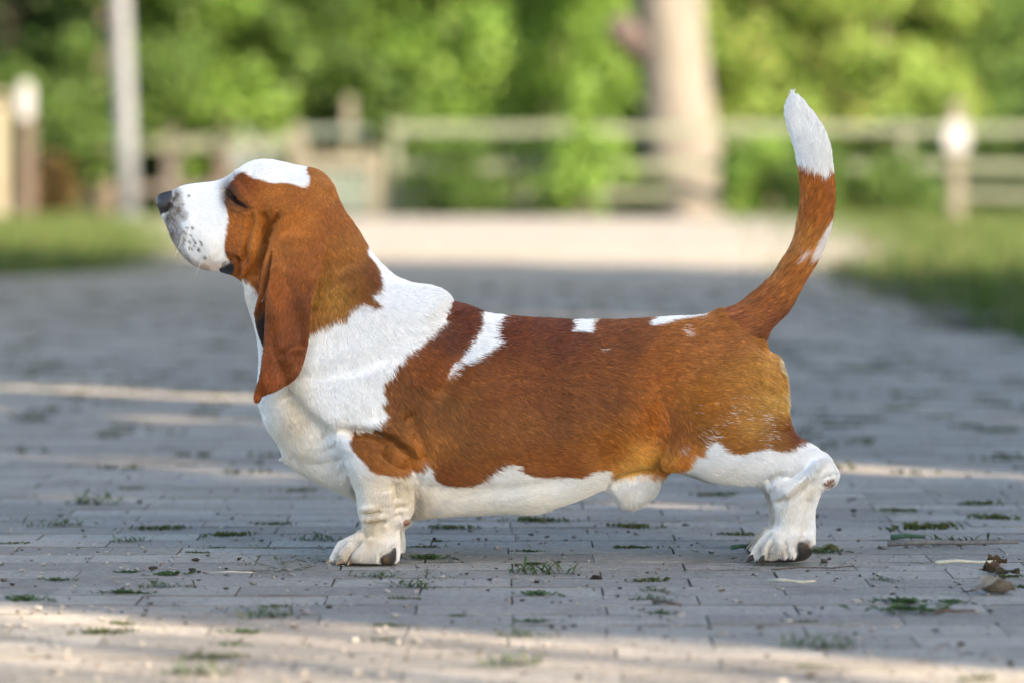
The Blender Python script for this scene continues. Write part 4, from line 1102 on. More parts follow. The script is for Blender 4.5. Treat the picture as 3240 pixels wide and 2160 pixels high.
vo = m.node("ShaderNodeTexVoronoi"); vo.inputs["Scale"].default_value = 700; m.link(tc.outputs["Object"], vo.inputs["Vector"])
m.bump(vo.outputs["Distance"], 0.25, 0.001)
M_SKIN = m.mat

dog = np_mesh("basset_hound", V, quads, M_SKIN)
tag(dog, "brown and white basset hound with raised tail standing in profile on the pavement", "dog")
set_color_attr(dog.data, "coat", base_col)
aw_ = dog.data.attributes.new("wet", 'FLOAT', 'POINT'); aw_.data.foreach_set("value", wet.astype(np.float32))

# ---- fur: short hairs laid along the growth of the coat
flow = [(Z1, [((250, 300), (1, .12)), ((300, 450), (1, .3)), ((300, 650), (.8, .7)), ((450, 500), (.7, .8)), ((450, 680), (.7, .7)), ((600, 450), (.5, 1)), ((560, 620), (.5, 1)), ((620, 220), (1, -.1)), ((750, 150), (1, .1)), ((750, 350), (1, .5)), ((900, 350), (1, .6)), ((1000, 250), (.8, .9)), ((700, 650), (.05, 1)), ((850, 550), (.2, 1)), ((1100, 500), (.5, 1)), ((1200, 700), (.4, 1)), ((1100, 950), (.15, 1)), ((1300, 800), (.6, 1)), ((1450, 1000), (.6, .9)), ((1100, 1200), (.12, 1)), ((1000, 1400), (.2, 1)), ((1500, 1300), (.5, 1)), ((640, 900), (.3, 1))]),
    (Z2, [((150, 700), (.25, 1)), ((250, 950), (.7, .8)), ((400, 850), (.3, 1)), ((600, 600), (.4, 1)), ((900, 300), (.9, .6)), ((1000, 160), (1, .35)), ((1000, 700), (.7, 1)), ((850, 850), (.5, 1)), ((1200, 500), (1, .55)), ((1200, 900), (1, .7)), ((1100, 1130), (1, .25)), ((1500, 300), (1, .15)), ((1500, 700), (1, .5)), ((1500, 1100), (1, .05)), ((1200, 250), (1, .35))]),
    (Z3, [((200, 300), (1, .1)), ((200, 700), (1, .45)), ((200, 1000), (1, .15)), ((600, 400), (1, .2)), ((550, 800), (.8, .8)), ((500, 1080), (.1, 1)), ((700, 800), (.6, 1)), ((900, 600), (1, .25)), ((1000, 800), (1, .1)), ((1200, 500), (1, .6)), ((1200, 800), (1, .05)), ((1000, 950), (1, .12)), ((1400, 900), (.8, .5)), ((1300, 1060), (-.4, 1)), ((1000, 250), (1, .25)), ((1480, 960), (.5, 1))]),
    (Z7, [((650, 620), (-.5, 1)), ((650, 900), (-.15, 1)), ((420, 1180), (-.5, 1)), ((700, 1050), (-.1, 1)), ((620, 1200), (-.1, 1))]),
    (Z5, [((900, 750), (.9, .7)), ((1150, 850), (1, .7)), ((1000, 960), (1, .2)), ((1000, 1150), (.1, 1)), ((1000, 1400), (.05, 1))]),
    (Z6, [((450, 880), (-.7, 1)), ((800, 850), (-.25, 1)), ((1100, 800), (-.1, 1)), ((1350, 750), (-.35, 1))])]
ear_flow = [(Z1, [((900, 500), (.25, 1)), ((800, 800), (-.1, 1)), ((950, 800), (-.2, 1)), ((850, 1100), (-.1, 1)), ((800, 1350), (-.5, 1)), ((920, 1200), (-.25, 1)), ((700, 850), (-.3, 1))])]
tail_flow = [(Z4, [((150, 1380), (1, -.05)), ((300, 1300), (1, -.45)), ((430, 1280), (.9, -.5)), ((500, 1130), (.75, -.7)), ((620, 900), (.6, -.9)), ((650, 680), (.35, -1)), ((660, 500), (.0, -1)), ((640, 350), (-.2, -1)), ((560, 180), (-.35, -1))])]
def flow_interp(ctrl, U):
    num = np.zeros((len(U), 2))
    for zf, lst in ctrl:
        P = zf([a for a, _ in lst])
        for q, (_, d) in zip(P, lst):
            d = np.array(d) / np.hypot(*d)
            num += (1.0 / (((U - q) ** 2).sum(1) + 600.0) ** 1.6)[:, None] * d
    return num / (np.linalg.norm(num, axis=1, keepdims=True) + 1e-12)

NHAIR = 720000
fa = np.linalg.norm(np.cross(V[quads[:, 2]] - V[quads[:, 0]], V[quads[:, 3]] - V[quads[:, 1]]), axis=1) * 0.5
fc = V[quads].mean(1); fN = N[quads].mean(1)
dens = np.where(fN[:, 1] > 0.25, 0.45, 1.0) * np.where(np.isin(vid[quads[:, 0]], (HEAD, PAW, EAR, FOLD)), 1.35, 1.0)
dens *= (wet[quads].max(1) < 0.15)
cdf = np.cumsum(fa * dens); tot = cdf[-1]
fi = np.searchsorted(cdf, rng.uniform(0, tot, NHAIR)).clip(0, len(quads) - 1)
a, b = rng.uniform(size=(2, NHAIR, 1))
q = quads[fi]
lerp4 = lambda A: (A[q[:, 0]] * (1 - a) + A[q[:, 1]] * a) * (1 - b) + (A[q[:, 3]] * (1 - a) + A[q[:, 2]] * a) * b
root = lerp4(V); hn = lerp4(N); hn /= np.linalg.norm(hn, axis=1, keepdims=True)
hid = vid[q[np.arange(NHAIR), rng.integers(0, 4, NHAIR)]]
U = to_px(root)
fl = flow_interp(flow, U)
me_ = np.isin(hid, (EAR, FOLD)); fl[me_] = flow_interp(ear_flow, U[me_])
me_ = hid == TAIL; fl[me_] = flow_interp(tail_flow, U[me_])
ang = 0.16 * rng.normal(size=NHAIR) + 0.22 * wavy(root, 260, 11) + 0.18 * wavy(root, 600, 12)
ca, sa = np.cos(ang), np.sin(ang)
fl = np.stack([fl[:, 0] * ca - fl[:, 1] * sa, fl[:, 0] * sa + fl[:, 1] * ca], 1)
t = np.stack([fl[:, 0], np.zeros(NHAIR), -fl[:, 1]], 1)
t[:, 1] += 0.10 * rng.normal(size=NHAIR)
t -= hn * (t * hn).sum(1, keepdims=True)
t /= np.linalg.norm(t, axis=1, keepdims=True) + 1e-9
LEN = np.zeros(14)
for k_, v_ in ((HEAD, .0046), (NECK, .0105), (TORSO, .0120), (ARM, .0085), (FORE, .0048), (THIGH, .0100), (HIND, .0055), (TAIL, .019), (SHEATH, .010), (EAR, .0065), (FOLD, .005), (PAW, .0065)): LEN[k_] = v_
L = LEN[hid] * rng.uniform(0.65, 1.2, NHAIR)
muz = (hid == HEAD) & (U[:, 0] < Z1([(480, 0)])[0, 0]); L[muz] *= 0.75
nk = (hid == NECK) & (U[:, 1] < Z1([(0, 700)])[0, 1]); L[nk] *= 0.75
tipz = np.clip((world_xz(0, Z4([(0, 250)])[0, 1])[1] - root[:, 2]) / -.04, 0, 1) * (hid == TAIL); L *= 1 - .35 * tipz
lift = (0.13 + 0.10 * rng.uniform(size=NHAIR) + 0.07 * wavy(root, 330, 13))
P0 = root - hn * 0.0006
P1 = root + t * (0.33 * L)[:, None] + hn * (lift * 0.42 * L)[:, None]
P2 = root + t * (0.67 * L)[:, None] + hn * (lift * 0.72 * L)[:, None]
P3 = root + t * (1.00 * L)[:, None] + hn * (lift * 0.86 * L)[:, None]
# hairs gather into small pointed locks
cs = np.where(np.isin(hid, (HEAD, EAR, FOLD, PAW)), .0017, np.where(hid == TAIL, .0032, .0027))
wq = root + 0.0016 * np.stack([wavy(root, 500, 51), wavy(root, 500, 52), wavy(root, 500, 53)], 1)
kk = np.floor(wq / cs[:, None]).astype(np.int64)
key = (kk[:, 0] * 73856093) ^ (kk[:, 1] * 19349663) ^ (kk[:, 2] * 83492791) ^ (hid.astype(np.int64) << 50)
_, inv, cnt = np.unique(key, return_inverse=True, return_counts=True)
def cmean(A): return np.stack([np.bincount(inv, A[:, c]) for c in range(3)], 1)[inv] / cnt[inv][:, None]
ct_ = cmean(P3)
P2 = P2 + 0.30 * (cmean(P2) - P2); P3 = P3 + 0.45 * (ct_ - P3)
lock = rng.normal(size=len(cnt))[inv]
jit = (fl * (rng.normal(size=NHAIR) * 5.0 - 2.0)[:, None]) * np.clip(L / 0.012, .3, 1.3)[:, None]
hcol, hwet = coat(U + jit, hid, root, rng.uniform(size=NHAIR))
var = np.exp(0.17 * rng.normal(size=NHAIR) + np.where(hid == TAIL, .22, .11) * lock + 0.16 * wavy(root, 300, 21) + 0.10 * wavy(root, 900, 22))
isw = (hcol.min(1) > 0.35)
var = np.where(isw, np.exp(np.log(var) * 0.34), var)
hcol = np.clip(hcol * var[:, None], 0, 0.9)
gold = (~isw) & (rng.uniform(size=NHAIR) < 0.13)
hcol[gold] = np.clip(hcol[gold] * np.array([1.7, 1.75, 1.8]), 0, .8)
keep = (hwet < 0.3) & (P3[:, 2] > 0.001) & ~((hid == PAW) & (root[:, 2] < .010))
hi_ = np.nonzero(hid == HEAD)[0]
for q_ in (P2, P3):
    keep[hi_[inside('lid', to_px(q_[hi_])) > .25]] = False
nose_px = Z8([(120, 560)])[0]
PTS = np.stack([P0, P1, P2, P3], 1)[keep].astype(np.float32); hcol = hcol[keep]; L = L[keep]
rad0 = (0.00025 * np.clip(L / 0.012, 0.7, 1.25))
RAD = np.stack([rad0, rad0 * 0.95, rad0 * 0.7, rad0 * 0.12], 1).astype(np.float32)

m = NT("dog_hair")
at = m.node("ShaderNodeAttribute", attribute_name="hair_color")
m.link(at.outputs["Color"], m.b.inputs["Base Color"])
m.b.inputs["Roughness"].default_value = 0.45
m.b.inputs["Specular IOR Level"].default_value = 0.40
M_HAIR = m.mat

def hair_object(name, pts, rad, col, mat, parent):
    n, k = pts.shape[:2]
    hc = bpy.data.hair_curves.new(name)
    hc.add_curves([k] * n)
    hc.points.foreach_set("position", pts.reshape(-1, 3).ravel())
    ra = hc.attributes.get("radius") or hc.attributes.new("radius", 'FLOAT', 'POINT')
    ra.data.foreach_set("value", rad.ravel())
    hcA = hc.attributes.new("hair_color", 'FLOAT_COLOR', 'CURVE')
    c4 = np.ones((n, 4), np.float32); c4[:, :3] = col
    hcA.data.foreach_set("color", c4.ravel())
    hc.materials.append(mat)
    o = bpy.data.objects.new(name, hc)
    COL.objects.link(o); o.parent = parent
    return o
fur = hair_object("fur", PTS, RAD, hcol, M_HAIR, dog)
tag(fur, kind="stuff")

# whiskers on both flews
wp, wr = [], []
for s in (-1, 1):
    near = (vid == HEAD) & (np.sign(V[:, 1]) == s)
    idx = np.nonzero(near)[0]
    for i, sp in enumerate(spots[:12]):
        j = idx[np.argmin(((PX[idx] - sp) ** 2).sum(1) + 1e5 * (np.abs(N[idx, 1]) < .3))]
        p, n_ = V[j], N[j]
        dr = np.array([-0.25 + 0.35 * rng.normal(), 0, -0.9 + .2 * rng.normal()]) + n_ * 0.8
        dr /= np.linalg.norm(dr); Lw = rng.uniform(.014, .030)
        wp.append([p, p + dr * Lw * .35, p + dr * Lw * .7 + np.array([0.1, 0, -.15]) * Lw * .3, p + dr * Lw + np.array([.2, 0, -.3]) * Lw * .4]); wr.append([.00028, .00024, .00018, .00005])
whisk = hair_object("whiskers", np.array(wp, np.float32), np.array(wr, np.float32), np.tile([.8, .78, .72], (len(wp), 1)), M_HAIR, dog)
tag(whisk, kind="stuff")

# eyes: dark glossy balls set behind the drooping lids
m = NT("eye_surface")
tcx = m.node("ShaderNodeTexCoord")
rr = m.ramp(m.noise(300, 2, .5, tcx.outputs["Object"]).outputs[0], [(.3, (.010, .006, .004)), (.7, (.030, .014, .008))])
m.link(rr.outputs[0], m.b.inputs["Base Color"]); m.b.inputs["Roughness"].default_value = 0.06
M_EYE = m.mat
eye_px = Z8([(935, 525)])[0]
for s in (-1, 1):
    idx = np.nonzero((vid == HEAD) & (np.sign(V[:, 1]) == s) & (np.abs(N[:, 1]) > .3))[0]
    j = idx[np.argmin(((PX[idx] - eye_px) ** 2).sum(1))]
    bm = bmesh.new(); bmesh.ops.create_uvsphere(bm, u_segments=20, v_segments=14, radius=0.0068)
    me = bpy.data.meshes.new("eye"); bm.to_mesh(me); bm.free()
    me.polygons.foreach_set("use_smooth", [True] * len(me.polygons)); me.materials.append(M_EYE)
    e = bpy.data.objects.new("eye", me); COL.objects.link(e); e.parent = dog
    e.location = Vector(V[j] - N[j] * 0.0030)

# claws
M_CLAW = noise_material("claw_horn", (.16, .10, .06), (.42, .30, .20), 160, 0.35, coord="Object")
M_CLAWD = noise_material("dark_claw_horn", (.02, .016, .014), (.07, .055, .045), 160, 0.35, coord="Object")
def claw(p, d, L, r, mat):
    d = Vector(d).normalized(); sd = d.cross(Vector((0, 0, 1))).normalized(); up = sd.cross(d)
    vs, fs = [], []
    for i in range(5):
        t_ = i / 4; c = Vector(p) + d * (L * t_) - Vector((0, 0, 1)) * (L * .35 * t_ * t_)
        rr_ = r * (1 - t_ ** 1.6 * 0.85)
        for k_ in range(8):
            an = k_ / 8 * 2 * math.pi
            vs.append(c + sd * (math.cos(an) * rr_ * .8) + up * (math.sin(an) * rr_ * 1.15))
    for i in range(4):
        for k_ in range(8):
            fs.append((i * 8 + k_, i * 8 + (k_ + 1) % 8, i * 8 + 8 + (k_ + 1) % 8, i * 8 + 8 + k_))
    fs.append(tuple(range(39, 31, -1)))
    return link_mesh("claw", vs, fs, mat, dog, True)
for s in (-1, 1):
    for (zf, fx, offs, yb, mat) in ((Z6, (335, 975), ((.0, -.024), (-.004, -.008), (-.003, .010), (.004, .026)), .083, M_CLAW), (Z7, (262, 1285), ((.004, -.024), (-.003, -.008), (-.003, .010), (.004, .026)), .088, M_CLAWD)):
        p = zf([fx])[0]; x, z = world_xz(p[0], p[1], -yb)
        for dx, dy in offs:
            y0 = s * (yb + dy * -s if s < 0 else yb + dy)
            # start on the paw's own front surface
            idx = np.nonzero((vid == PAW) & (np.abs(V[:, 1] - y0) < .004) & (np.abs(V[:, 2] - (z + .002)) < .004) & (np.abs(V[:, 0] - x) < .04))[0]
            xs = V[idx, 0].min() + .004 if len(idx) else x
            claw((xs, y0, max(z, .008)), (-1, dy * 3, -.25), .011, .0042, mat)
claw_px = Z6([(650, 1010)])[0]; x, z = world_xz(claw_px[0], claw_px[1], -.12)
idx = np.nonzero((vid == PAW) & (N[:, 1] < -.3) & (V[:, 1] < 0))[0]
j = idx[np.argmin(((PX[idx] - claw_px) ** 2).sum(1))]
claw(V[j] + np.array([.004, .001, .003]), (-.75, -.45, -.45), .012, .0042, M_CLAW)
# ------------------------------------------------------------------ weeds, pebbles, leaves and twigs on the pavement
Zw1 = zoom(0, 1500, 2.138); Zw2 = zoom(1000, 1600, 1.96); Zw3 = zoom(2140, 1500, 2.138)
def gpt(zf, q):
    u, v = zf([q])[0]; return ground_pt(u, v)
M_WEED = leaf_color_mat("weed_leaf", "tint", .25, .55)
def weed_mesh(kind, seed):
    r = np.random.default_rng(seed); Vv, Ff, Cc = [], [], []
    def leaf(p, d, L, w, c):
        d = np.array(d, float); d /= np.linalg.norm(d); sd = np.cross(d, (0, 0, 1)); sd = sd / (np.linalg.norm(sd) + 1e-6); i = len(Vv)
        p = np.array(p, float)
        Vv.extend([p, p + d * L * .45 + sd * w / 2 + np.array([0, 0, L * .10]), p + d * L - np.array([0, 0, L * .12]), p + d * L * .45 - sd * w / 2 + np.array([0, 0, L * .10])])
        Ff.append((i, i + 1, i + 2, i + 3)); Cc.extend([c] * 4)
    G = [(.050, .095, .030), (.070, .120, .040), (.040, .075, .026), (.10, .12, .045)]
    if kind == 0:      # grass tuft
        for _ in range(48):
            a = r.uniform(0, 6.28); e = r.uniform(.25, 1.2); q = r.normal(size=2) * .008
            leaf((q[0] * 1.6, q[1] * .6, 0), (math.cos(a), math.sin(a), e), r.uniform(.008, .022), .0018, G[r.integers(0, 4)])
    elif kind == 1:    # flat rosette of small leaves
        for _ in range(60):
            a = r.uniform(0, 6.28); q = r.normal(size=2) * np.array([.009, .005])
            leaf((q[0], q[1], .002), (math.cos(a), math.sin(a), r.uniform(.05, .7)), r.uniform(.004, .009), .0030, G[r.integers(0, 3)])
    elif kind == 2:    # stringy knotweed with thin stems and leaflets
        for s in range(7):
            a = r.uniform(0, 6.28); p = np.zeros(3); d = np.array([math.cos(a) * 1.6, math.sin(a), .55])
            for k in range(7):
                q = p + d / np.linalg.norm(d) * .0085
                leaf(p, q - p, .011, .0009, (.09, .10, .04))
                for _ in range(2):
                    b = r.uniform(0, 6.28); leaf(q, (math.cos(b), math.sin(b), .5), r.uniform(.003, .006), .0018, G[r.integers(0, 4)])
                p = q; d = d + r.normal(size=3) * .35; d[2] = max(-.15, d[2] - .12)
                p[2] = max(p[2], .001)
    else:              # moss cushion
        for _ in range(80):
            q = r.normal(size=2) * np.array([.010, .005]); a = r.uniform(0, 6.28)
            leaf((q[0], q[1], 0), (math.cos(a), math.sin(a), 1.1), r.uniform(.003, .008), .0022, [(.06, .085, .02), (.09, .10, .03), (.05, .07, .02)][r.integers(0, 3)])
    me = bpy.data.meshes.new("weed"); me.from_pydata([tuple(v) for v in Vv], [], Ff); me.materials.append(M_WEED); me.update()
    set_color_attr(me, "tint", np.array(Cc) * r.uniform(.8, 1.2, (len(Cc), 1)))
    return me
WM = {(k, j): weed_mesh(k, 1000 + k * 10 + j) for k in range(4) for j in range(3)}
WGRP = "weeds in the pavement joints"
weeds = [(Zw1, (620, 205), 0, 2.2, "green tuft of weed standing alone left of the dog's chest"), (Zw1, (375, 350), 0, 1.6, "small weed left of the standing tuft nearest the left edge"), (Zw1, (1100, 368), 3, 2.0, None), (Zw1, (1560, 412), 3, 1.9, "mossy weed clump with a pale pebble beside it"),
    (Zw1, (2215, 450), 0, 1.6, "grassy weed just behind the dog's forepaw"), (Zw1, (1865, 505), 2, .9, None), (Zw1, (1960, 655), 2, 2.0, "sprawling stringy weed in front of the dog's forepaw"), (Zw1, (2080, 590), 2, 1.4, None), (Zw1, (1155, 680), 1, 1.3, "dark green leafy weed beside dark bark scraps at the left"), (Zw1, (870, 662), 1, .9, None),
    (Zw1, (1105, 762), 0, 1.3, None), (Zw1, (820, 805), 1, 1.3, None), (Zw1, (970, 806), 1, .8, None), (Zw1, (160, 852), 1, 1.5, None), (Zw1, (100, 470), 3, 1.3, None), (Zw1, (385, 715), 1, 1.0, None), (Zw1, (1455, 492), 3, .8, None), (Zw1, (1330, 528), 3, 1.0, None), (Zw1, (850, 455), 0, 1.1, None),
    (Zw1, (1885, 892), 3, 1.2, None), (Zw1, (1800, 965), 0, 1.4, "sunlit yellow-green weed at the shade's edge below the forepaw"), (Zw1, (700, 1068), 3, 1.7, None), (Zw1, (1660, 1065), 1, 1.1, None), (Zw1, (1450, 1235), 3, 1.6, "dark weed in the sun stripes near the bottom left"), (Zw1, (1310, 1355), 0, 1.7, None), (Zw1, (1560, 1150), 1, .9, None), (Zw1, (1850, 338), 3, 1.6, None), (Zw1, (820, 1005), 3, 1.0, None), (Zw1, (2020, 110), 3, 1.6, None), (Zw1, (890, 95), 3, 1.3, None),
    (Zw2, (680, 258), 3, 1.3, None), (Zw2, (690, 328), 1, 1.5, "curly leafy weed behind the dog's forepaw"), (Zw2, (625, 470), 2, 1.5, "pale forked weed stalk below the forepaw's heel"), (Zw2, (610, 505), 0, 1.4, None), (Zw2, (1320, 282), 1, .9, None), (Zw2, (1330, 362), 1, 1.0, None), (Zw2, (1388, 420), 0, 2.0, "spiky dark green weed tuft in front of the dog's belly"), (Zw2, (1370, 550), 1, 1.3, "leafy weed below the spiky tuft"), (Zw2, (890, 680), 1, .7, None), (Zw2, (1350, 718), 1, 1.0, None), (Zw2, (1300, 808), 0, 1.3, "yellow sunlit weed in the middle foreground"), (Zw2, (540, 575), 3, 1.2, None),
    (Zw2, (1950, 130), 3, 2.0, None), (Zw2, (1985, 262), 3, 1.6, None), (Zw2, (2080, 460), 3, 1.5, "brownish dry weed patch beneath the dog's flank"), (Zw2, (2105, 525), 0, .8, None), (Zw2, (2110, 580), 0, 1.0, None), (Zw2, (2010, 580), 3, .9, None), (Zw2, (2140, 665), 1, .9, None), (Zw2, (470, 738), 3, 1.1, None), (Zw2, (1215, 990), 0, 1.5, None), (Zw2, (1380, 95), 3, 2.3, None), (Zw2, (400, 828), 3, 1.1, None), (Zw2, (830, 138), 3, 1.9, None), (Zw2, (730, 215), 3, .9, None), (Zw2, (360, 440), 0, 1.1, None),
    (Zw3, (280, 140), 3, 1.9, None), (Zw3, (1690, 370), 3, 3.0, "large dark mossy weed right of the hind paw"), (Zw3, (1840, 480), 0, 2.0, "leafy weed tuft above the long grey stick"), (Zw3, (1490, 245), 3, 1.6, None), (Zw3, (2050, 200), 3, 1.9, None), (Zw3, (2180, 300), 3, 2.4, None), (Zw3, (1040, 640), 2, 1.3, "feathery weed just right of the hind paw's heel"), (Zw3, (480, 640), 2, 1.2, None), (Zw3, (1420, 715), 0, .8, None), (Zw3, (1520, 872), 1, 1.7, "green mossy weed at the right, upper of a close pair"), (Zw3, (1580, 940), 1, 2.3, "half-lit moss weed at the right, lower of a close pair"), (Zw3, (1868, 866), 1, 1.1, None), (Zw3, (950, 1175), 0, 1.7, "blurred green weed in the shade at the lower right"), (Zw3, (920, 1305), 3, 1.2, None), (Zw3, (2010, 1385), 3, 1.4, None), (Zw3, (1680, 600), 2, .7, None), (Zw3, (420, 410), 3, 1.6, None), (Zw3, (1000, 528), 1, 1.3, None), (Zw3, (850, 1000), 3, 1.2, None), (Zw3, (2250, 690), 3, 1.2, None), (Zw3, (2330, 760), 1, .9, None)]
# weeds farther back, blurred
for (u, v, s) in ((2290, 990, 2.6), (2290, 930, 2.4), (2150, 905, 2.2), (1990, 965, 2.2), (2060, 940, 2.0), (1900, 800, 2.8), (2000, 850, 3), (1250, 1130, 2.2), (2270, 912, 2.2), (520, 800, 2.2), (660, 790, 2.0)):
    weeds.append((lambda q: np.array(q) * d2s, (u, v), 3, s, None))
WO, PO, BO = [], [], []
for i, (zf, q, k, s, lb) in enumerate(weeds):
    x, y = gpt(zf, q)
    o = bpy.data.objects.new("weed", WM[(k, i % 3)]); COL.objects.link(o)
    o.location = (x, y, -.002); o.rotation_euler = (0, 0, random.uniform(-.5, .5) + (math.pi if i % 2 else 0)); s *= (.62, .62, .62, .62)[k] if k == 2 else (1.0 if k == 3 else 1.15); o.scale = (s, s, s * .95)
    tag(o, lb, "weed", WGRP); WO.append((o, lb))

M_STONE = noise_material("pale_limestone_chip", (.20, .196, .185), (.33, .32, .305), 90, .8)
M_DARKST = noise_material("dark_bark_scrap", (.015, .012, .010), (.05, .04, .03), 90, .9)
def chip_mesh(seed, mat):
    r = random.Random(seed); bm = bmesh.new(); bmesh.ops.create_icosphere(bm, subdivisions=2, radius=.5)
    dirs = [Vector((r.gauss(0, 1), r.gauss(0, 1), r.gauss(0, 1))).normalized() for _ in range(9)]
    for v in bm.verts:
        for d in dirs:
            dd = v.co.dot(d) - .36
            if dd > 0: v.co -= d * dd
        v.co.z *= .7
        v.co += Vector((r.uniform(-.02, .02),) * 3)
    me = bpy.data.meshes.new("pebble"); bm.to_mesh(me); bm.free(); me.materials.append(mat); return me
CH = [chip_mesh(i, M_STONE) for i in range(5)]; CD = [chip_mesh(20 + i, M_DARKST) for i in range(4)]
peb = [(Zw1, (965, 500), .009), (Zw1, (870, 542), .009), (Zw1, (298, 612), .009), (Zw1, (925, 645), .010), (Zw1, (1150, 638), .008), (Zw1, (65, 378), .012), (Zw1, (720, 530), .009), (Zw1, (718, 600), .008), (Zw1, (145, 655), .010), (Zw1, (265, 702), .012), (Zw1, (865, 757), .013), (Zw1, (1460, 598), .008), (Zw1, (1590, 445), .013), (Zw1, (258, 918), .016), (Zw1, (45, 1030), .014), (Zw1, (158, 1030), .012), (Zw1, (910, 1045), .013), (Zw1, (655, 1400), .014), (Zw1, (995, 1300), .013), (Zw1, (2060, 1345), .012), (Zw1, (380, 1180), .009), (Zw1, (1175, 640), .006), (Zw1, (1120, 525), .006), (Zw1, (2270, 835), .006),
       (Zw2, (785, 448), .012), (Zw2, (1120, 270), .016), (Zw2, (1345, 472), .011), (Zw2, (1420, 472), .009), (Zw2, (1845, 402), .009), (Zw2, (490, 690), .016), (Zw2, (240, 842), .014), (Zw2, (500, 855), .015), (Zw2, (1300, 882), .012), (Zw2, (1425, 866), .010), (Zw2, (255, 1045), .017), (Zw2, (400, 1060), .015), (Zw2, (1120, 476), .007), (Zw2, (440, 532), .010), (Zw2, (620, 535), .010),
       (Zw3, (2030, 932), .012), (Zw3, (2145, 1255), .014), (Zw3, (760, 1000), .014), (Zw3, (1232, 1120), .010), (Zw3, (430, 330), .012), (Zw3, (840, 598), .006), (Zw3, (720, 780), .009)]
for i, (zf, q, s) in enumerate(peb):
    x, y = gpt(zf, q); o = bpy.data.objects.new("pebble", CH[i % 5]); COL.objects.link(o)
    s *= .72; o.location = (x, y, s * .22); o.scale = (s * 1.15, s, s); o.rotation_euler = (0, 0, i * 1.7)
    tag(o, None, "pebble", "pale stone chips on the pavement"); PO.append((o, None))
for i, (zf, q, s) in enumerate([(Zw1, (1035, 640), .017), (Zw1, (1300, 655), .018), (Zw1, (1345, 662), .010), (Zw1, (1325, 584), .015), (Zw1, (1530, 640), .008), (Zw1, (1530, 778), .012), (Zw2, (80, 630), .011), (Zw1, (2225, 900), .011), (Zw1, (1255, 1010), .010), (Zw1, (120, 932), .009), (Zw2, (1885, 512), .010), (Zw2, (1465, 598), .006), (Zw2, (1580, 590), .006), (Zw3, (1200, 250), .016), (Zw3, (1100, 380), .014), (Zw1, (945, 190), .014)]):
    x, y = gpt(zf, q); o = bpy.data.objects.new("bark_scrap", CD[i % 4]); COL.objects.link(o)
    s *= .62; o.location = (x, y, s * .2); o.scale = (s * 1.6, s, s * .8); o.rotation_euler = (0, 0, i * 2.1)
    tag(o, None, "bark scrap", "dark scraps on the pavement"); BO.append((o, None))

ORD = "leftmost second third fourth fifth sixth seventh eighth ninth tenth eleventh twelfth thirteenth fourteenth fifteenth sixteenth seventeenth eighteenth nineteenth twentieth twenty-first twenty-second twenty-third twenty-fourth twenty-fifth twenty-sixth twenty-seventh twenty-eighth twenty-ninth thirtieth".split()
def zone(y):
    return ("well behind the dog" if y > 1.2 else "just behind the dog") if y > .22 else "level with the dog's paws" if y > -.22 else "in the shade before the dog" if y > -.72 else "in the sunlit foreground"
for lst, noun in ((WO, "small low weed"), (PO, "pale stone chip"), (BO, "dark bark scrap")):
    by = {}
    for o, lb in lst:
        if lb is None: by.setdefault(zone(o.location.y), []).append(o)
    for z_, os_ in by.items():
        os_.sort(key=lambda o: o.location.x / (o.location.y + D))
        for n_, o in enumerate(os_):
            o["label"] = ("only %s %s" % (noun, z_)) if len(os_) == 1 else "%s %s, %s" % (noun, z_, "leftmost of its kind there" if n_ == 0 else ORD[n_] + " from the left there")
# fallen leaves
def fallen_leaf(name, label, zf, q, L, Wd, rot, c0, c1, curl, seed):
    x, y = gpt(zf, q); r = random.Random(seed); n, k = 9, 6; vs, fs = [], []
    for i in range(n):
        t_ = i / (n - 1); w = Wd * (math.sin(math.pi * min(1, t_ * 1.02)) ** .75) * .5 * (1 + .15 * math.sin(t_ * 17 + seed))
        for j in range(k):
            s_ = j / (k - 1) * 2 - 1
            z = curl * (abs(s_) ** 1.7) * (w / Wd) * 1.6 + .003 + .004 * math.sin(t_ * 7 + s_ * 3 + seed) + curl * .5 * (t_ - .5) ** 2 * 2
            vs.append(((t_ - .5) * L, s_ * w, max(.0015, z)))
    for i in range(n - 1):
        for j in range(k - 1): fs.append((i * k + j, (i + 1) * k + j, (i + 1) * k + j + 1, i * k + j + 1))
    root = empty(name, (x, y, 0)); root.rotation_euler = (0, 0, rot); tag(root, label, "leaf", "fallen leaves on the pavement")
    link_mesh("blade", vs, fs, noise_material(name + "_tissue", c0, c1, 120, .85, .5, 300), root, True)
    bm = bmesh.new(); tube(bm, [(-L / 2 + .001, 0, .006), (-L * .62, .002, .005), (-L * .78, .006, .004)], [.0011, .0009, .0007], 6); bm_obj("stalk", bm, M_DARKST, root, True)
fallen_leaf("fallen_leaf", "curled grey-brown dead leaf at the right edge", Zw3, (2160, 810), .056, .050, .25, (.13, .115, .09), (.26, .23, .19), .020, 1)
fallen_leaf("fallen_leaf", "small reddish brown leaf on the pale straw at the right", Zw3, (2140, 672), .030, .022, -.6, (.06, .035, .02), (.14, .08, .04), .014, 2)
fallen_leaf("fallen_leaf", "dark curled leaf behind the pale straw at the right", Zw3, (2170, 615), .034, .022, .5, (.05, .035, .022), (.12, .075, .04), .012, 3)
fallen_leaf("fallen_leaf", "small dark leaf near the right edge beside green moss", Zw3, (2240, 680), .034, .02, .1, (.05, .045, .03), (.10, .09, .06), .008, 4)
fallen_leaf("fallen_leaf", "greenish flat leaf right behind the hind paw", Zw3, (1010, 520), .040, .022, .2, (.10, .12, .06), (.18, .19, .10), .006, 6)
